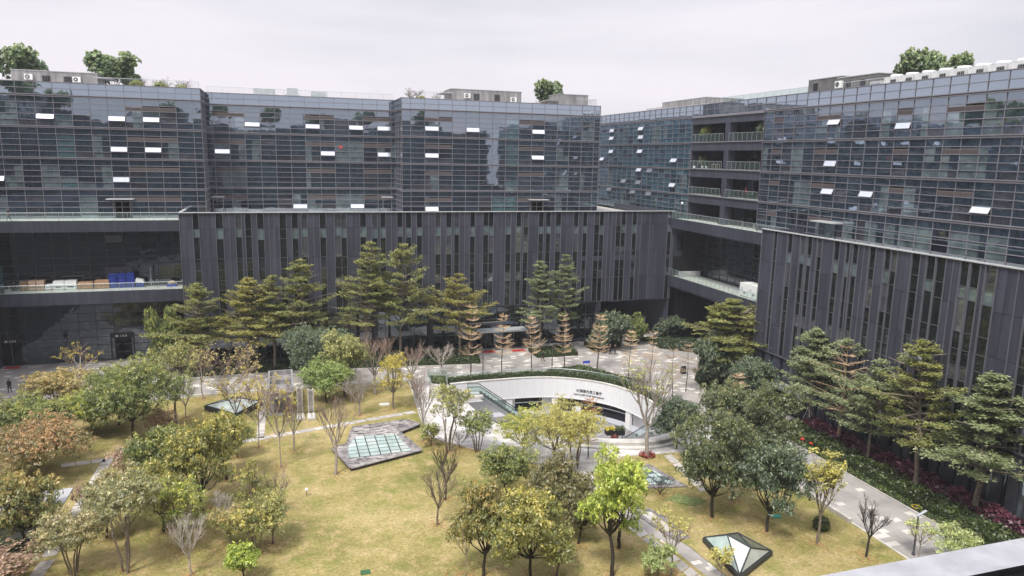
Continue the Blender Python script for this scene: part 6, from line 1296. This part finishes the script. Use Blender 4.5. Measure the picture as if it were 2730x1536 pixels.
# balcony plants
for x, y, z, h, r, pal, lab in ((65.2, 103.6, 33.05, 2.7, 1.0, 'yellowgreen', 'yellowish potted tree on the top balcony, left opening'), (65.0, 88.6, 33.05, 2.9, 1.1, 'bluegreen', 'dark potted tree on the top balcony, right opening'), (65.2, 103.8, 28.9, 1.9, .7, 'deepgreen', 'small potted tree on the second balcony, left opening')):
    plant_tree('broadthin', x, y, h, r, pal, lab, 'potted trees on the balconies', z, 'potted tree')
for i, (y, lab) in enumerate(((102.6, 'middle white pot of three on the second balcony'), (101.5, 'right white pot of three on the second balcony'))):
    one(lambda b: b.tube([(63.9 + .4, y, 28.9), (63.9 + .4, y, 29.3)], [.15, .22], 10, 'plastic_white', True), 'plant_pot', lab, 'plant pot', 'white pots on the balcony')
t = thing('outdoor_table', 'small pale wooden table on the second balcony', 'table', loc=(64.8, 99.6, 28.9)); b = MB(); b.box(64.4, 99.0, 29.55, 65.2, 100.2, 29.62, 'carton_pale'); b.build('tabletop', t)
for dx in (-.35, .35):
    for dy in (-.5, .5): b = MB(); b.box(64.8 + dx - .03, 99.6 + dy - .03, 28.9, 64.8 + dx + .03, 99.6 + dy + .03, 29.55, 'carton_pale'); b.build('leg', t)
def bollard_cone(y, lab):
    one(lambda b: (b.box(65.8, y - .2, 20.53, 66.2, y + .2, 20.57, 'cloth_black'), b.tube([(66, y, 20.57), (66, y, 21.25)], [.16, .03], 10, 'plastic_white', True)), 'traffic_cone', lab, 'cone', 'white cones on the link terrace')
bollard_cone(93.2, 'left white cone before the beige wall on the link terrace'); bollard_cone(90.4, 'right white cone before the beige wall on the link terrace')
one(lambda b: (b.tube([(64.6, 97.2, 20.5), (64.6, 97.2, 21.0)], [.3, .36], 10, 'cloth_black', True), b.tube([(64.6, 97.2, 21.0), (64.6, 97.2, 21.5)], [.25, .1], 8, 'core_green', True)), 'plant_pot', 'dark planter by the column on the link terrace', 'plant pot')
# ------------------------------------------------------------------ people
def person(x, y, z, rz, label, top, legs, pose='walk', shoe='cloth_black', coat=False, h=1.7, arm=None, cap=None, seat=False):
    V = []; E = []; RD = []; k = h / 1.7
    def n(p, r, par=None):
        V.append(Vector(p) * k); RD.append(r * k)
        if par is not None: E.append((par, len(V) - 1))
        return len(V) - 1
    st = .22 if pose == 'walk' else .05; sh = .0
    hipz = .92 if not seat else .46
    pel = n((0, 0, hipz), .145); wa = n((0, .0, hipz + .20), .135, pel); ch = n((0, .02, hipz + .42), .155, wa); nk = n((0, .03, hipz + .57), .065, ch); hd = n((0, .05, hipz + .68), .085, nk); n((0, .055, hipz + .78), .075, hd)
    for s in (-1, 1):
        hp = n((s * .09, 0, hipz - .05), .105, pel); f = s * st
        if seat: kn = n((s * .12, .42, .46), .075, hp); an = n((s * .12, .42, .09), .045, kn)
        else: kn = n((s * .095, f * .55 + .03, hipz - .45), .068, hp); an = n((s * .09, f - (.06 if f < 0 else 0), .085 + (.05 if f < -.1 else 0)), .042, kn)
        V0 = V[an] / k; n((V0.x, V0.y + .16, V0.z - .045), .038, an)
        so = n((s * .17, .02, hipz + .49), .068, ch); a = arm[0 if s < 0 else 1] if arm else None
        if a: el, wr = a
        else: el, wr = (s * .23, -.05 - f * .3, hipz + .22), (s * .22, .06 - f * .6, hipz - .02)
        e = n(el, .048, so); w = n(wr, .034, e); d = (Vector(wr) - Vector(el)).normalized(); pm = n(Vector(wr) + d * .07, .034, w)
        for q in range(5):
            o = Vector((-.028 + .014 * q, .012 * (q % 2), 0)); ln = (.045, .075, .082, .075, .06)[q]; b0 = n(Vector(V[pm] / k) + o * .8 + d * .02, .010, pm); n(Vector(V[b0] / k) + d * ln + Vector((0, .012, 0)), .008, b0)
    me = bpy.data.meshes.new('body'); me.from_pydata([tuple(v) for v in V], E, []); o = bpy.data.objects.new('body', me); COL.objects.link(o)
    sk = o.modifiers.new('s', 'SKIN')
    for i, v in enumerate(me.skin_vertices[0].data): v.radius = (RD[i], RD[i] * (.78 if i in (wa, ch, pel) else 1)); v.use_root = (i == 0)
    o.modifiers.new('u', 'SUBSURF').levels = 1; bpy.context.view_layer.update()
    m2 = bpy.data.meshes.new_from_object(o.evaluated_get(bpy.context.evaluated_depsgraph_get())); bpy.data.objects.remove(o); m2.name = 'person'
    names = [top, legs, 'skin', shoe, 'hair']; m2.materials.clear()
    for q in names: m2.materials.append(MATS[q])
    wrs = [Vector(V[i]) for i in range(len(V)) if abs(RD[i] - .034 * k) < 1e-4]
    for p in m2.polygons:
        c = p.center / k; z_ = c.z
        mi_ = 0 if z_ > hipz - .04 else 1
        if seat and z_ <= .56 and c.y > .12: mi_ = 1
        if coat and z_ > .48: mi_ = 0
        if z_ > hipz + .56: mi_ = 2
        if z_ > hipz + .66 and (c.y < .06 or z_ > hipz + .78): mi_ = 4
        if z_ < .1: mi_ = 3
        if any((p.center - w).length < .16 * k and abs(c.x) > .12 for w in wrs[1::2]) and z_ < hipz + .5 : mi_ = 2 if any((p.center - w).length < .1 * k for w in wrs[1::2]) else mi_
        p.material_index = mi_; p.use_smooth = True
    t = thing('person', label, 'person', 'people in the court', (x, y, z), rz); b = bpy.data.objects.new('body', m2); COL.objects.link(b); b.parent = t
    f = MB(); hz_ = (hipz + .70) * k      # face: eyes, nose, mouth, ears
    for s in (-1, 1): f.box(s * .03 * k - .01, .125 * k, hz_ + .012, s * .03 * k + .01, .14 * k, hz_ + .026, 'hair'); f.box(s * .083 * k - .008, .03 * k, hz_ - .02, s * .083 * k + .008, .06 * k, hz_ + .03, 'skin')
    f.box(-.012, .13 * k, hz_ - .02, .012, .155 * k, hz_ + .01, 'skin'); f.box(-.022, .128 * k, hz_ - .045, .022, .138 * k, hz_ - .037, 'flower_red'); fo = f.build('face', None); fo.parent = t
    hm = MB(); hm.tube([(0, .03 * k, hz_ + .03), (0, .02 * k, hz_ + .08), (0, .02 * k, hz_ + .125)], [.098 * k, .092 * k, .02], 12, cap or 'hair', True); ho = hm.build('cap' if cap else 'hair', None); ho.parent = t
    return t
person(-32.9, 101.0, 0, math.pi * .0, 'person in long dark green coat and cap walking away on the left plaza', 'cloth_green', 'cloth_black', coat=True, cap='cloth_green', h=1.76)
ph = ((-.22, .05, 1.18), (-.12, .30, 1.30)); person(36.6, 98.5, 0, -1.9, 'person in black with white shoes on the plaza, holding up a phone', 'cloth_black', 'cloth_black', shoe='shoe_white', arm=(ph, None))
person(48.3, 99.9, 0, 2.5, 'left one of two people in black before the bamboo-like bushes', 'cloth_black', 'cloth_black'); person(48.9, 99.4, 0, 2.6, 'right one of two people in black before the bamboo-like bushes', 'cloth_black', 'cloth_blue')
person(55.6, 106.2, 0, 2.8, 'person in a red jacket at the mouth of the passage', 'cloth_red', 'cloth_black')
person(-34.0, 110.4, 20.5, -1.4, 'person in dark jacket walking on the upper left terrace', 'cloth_black', 'cloth_blue')
person(-34.8, 112.4, 10.9, math.pi, 'person in black sitting on the left terrace beside the wooden pallets', 'cloth_black', 'cloth_black', seat=True, pose='sit')
b = MB(); b.box(-35.05, 112.2, 10.9, -34.55, 112.6, 11.26, 'dark_metal'); b.build('stool', None, 'low dark stool under the seated person on the left terrace', 'stool')
person(65.0, 91.6, 24.73, 1.4, 'person in reddish top standing on the third balcony behind the railing', 'cloth_red', 'cloth_black', pose='stand')
person(40.0, 68.0, .02, 2.6, 'person in dark clothes at the top of the right stair', 'cloth_black', 'cloth_blue')
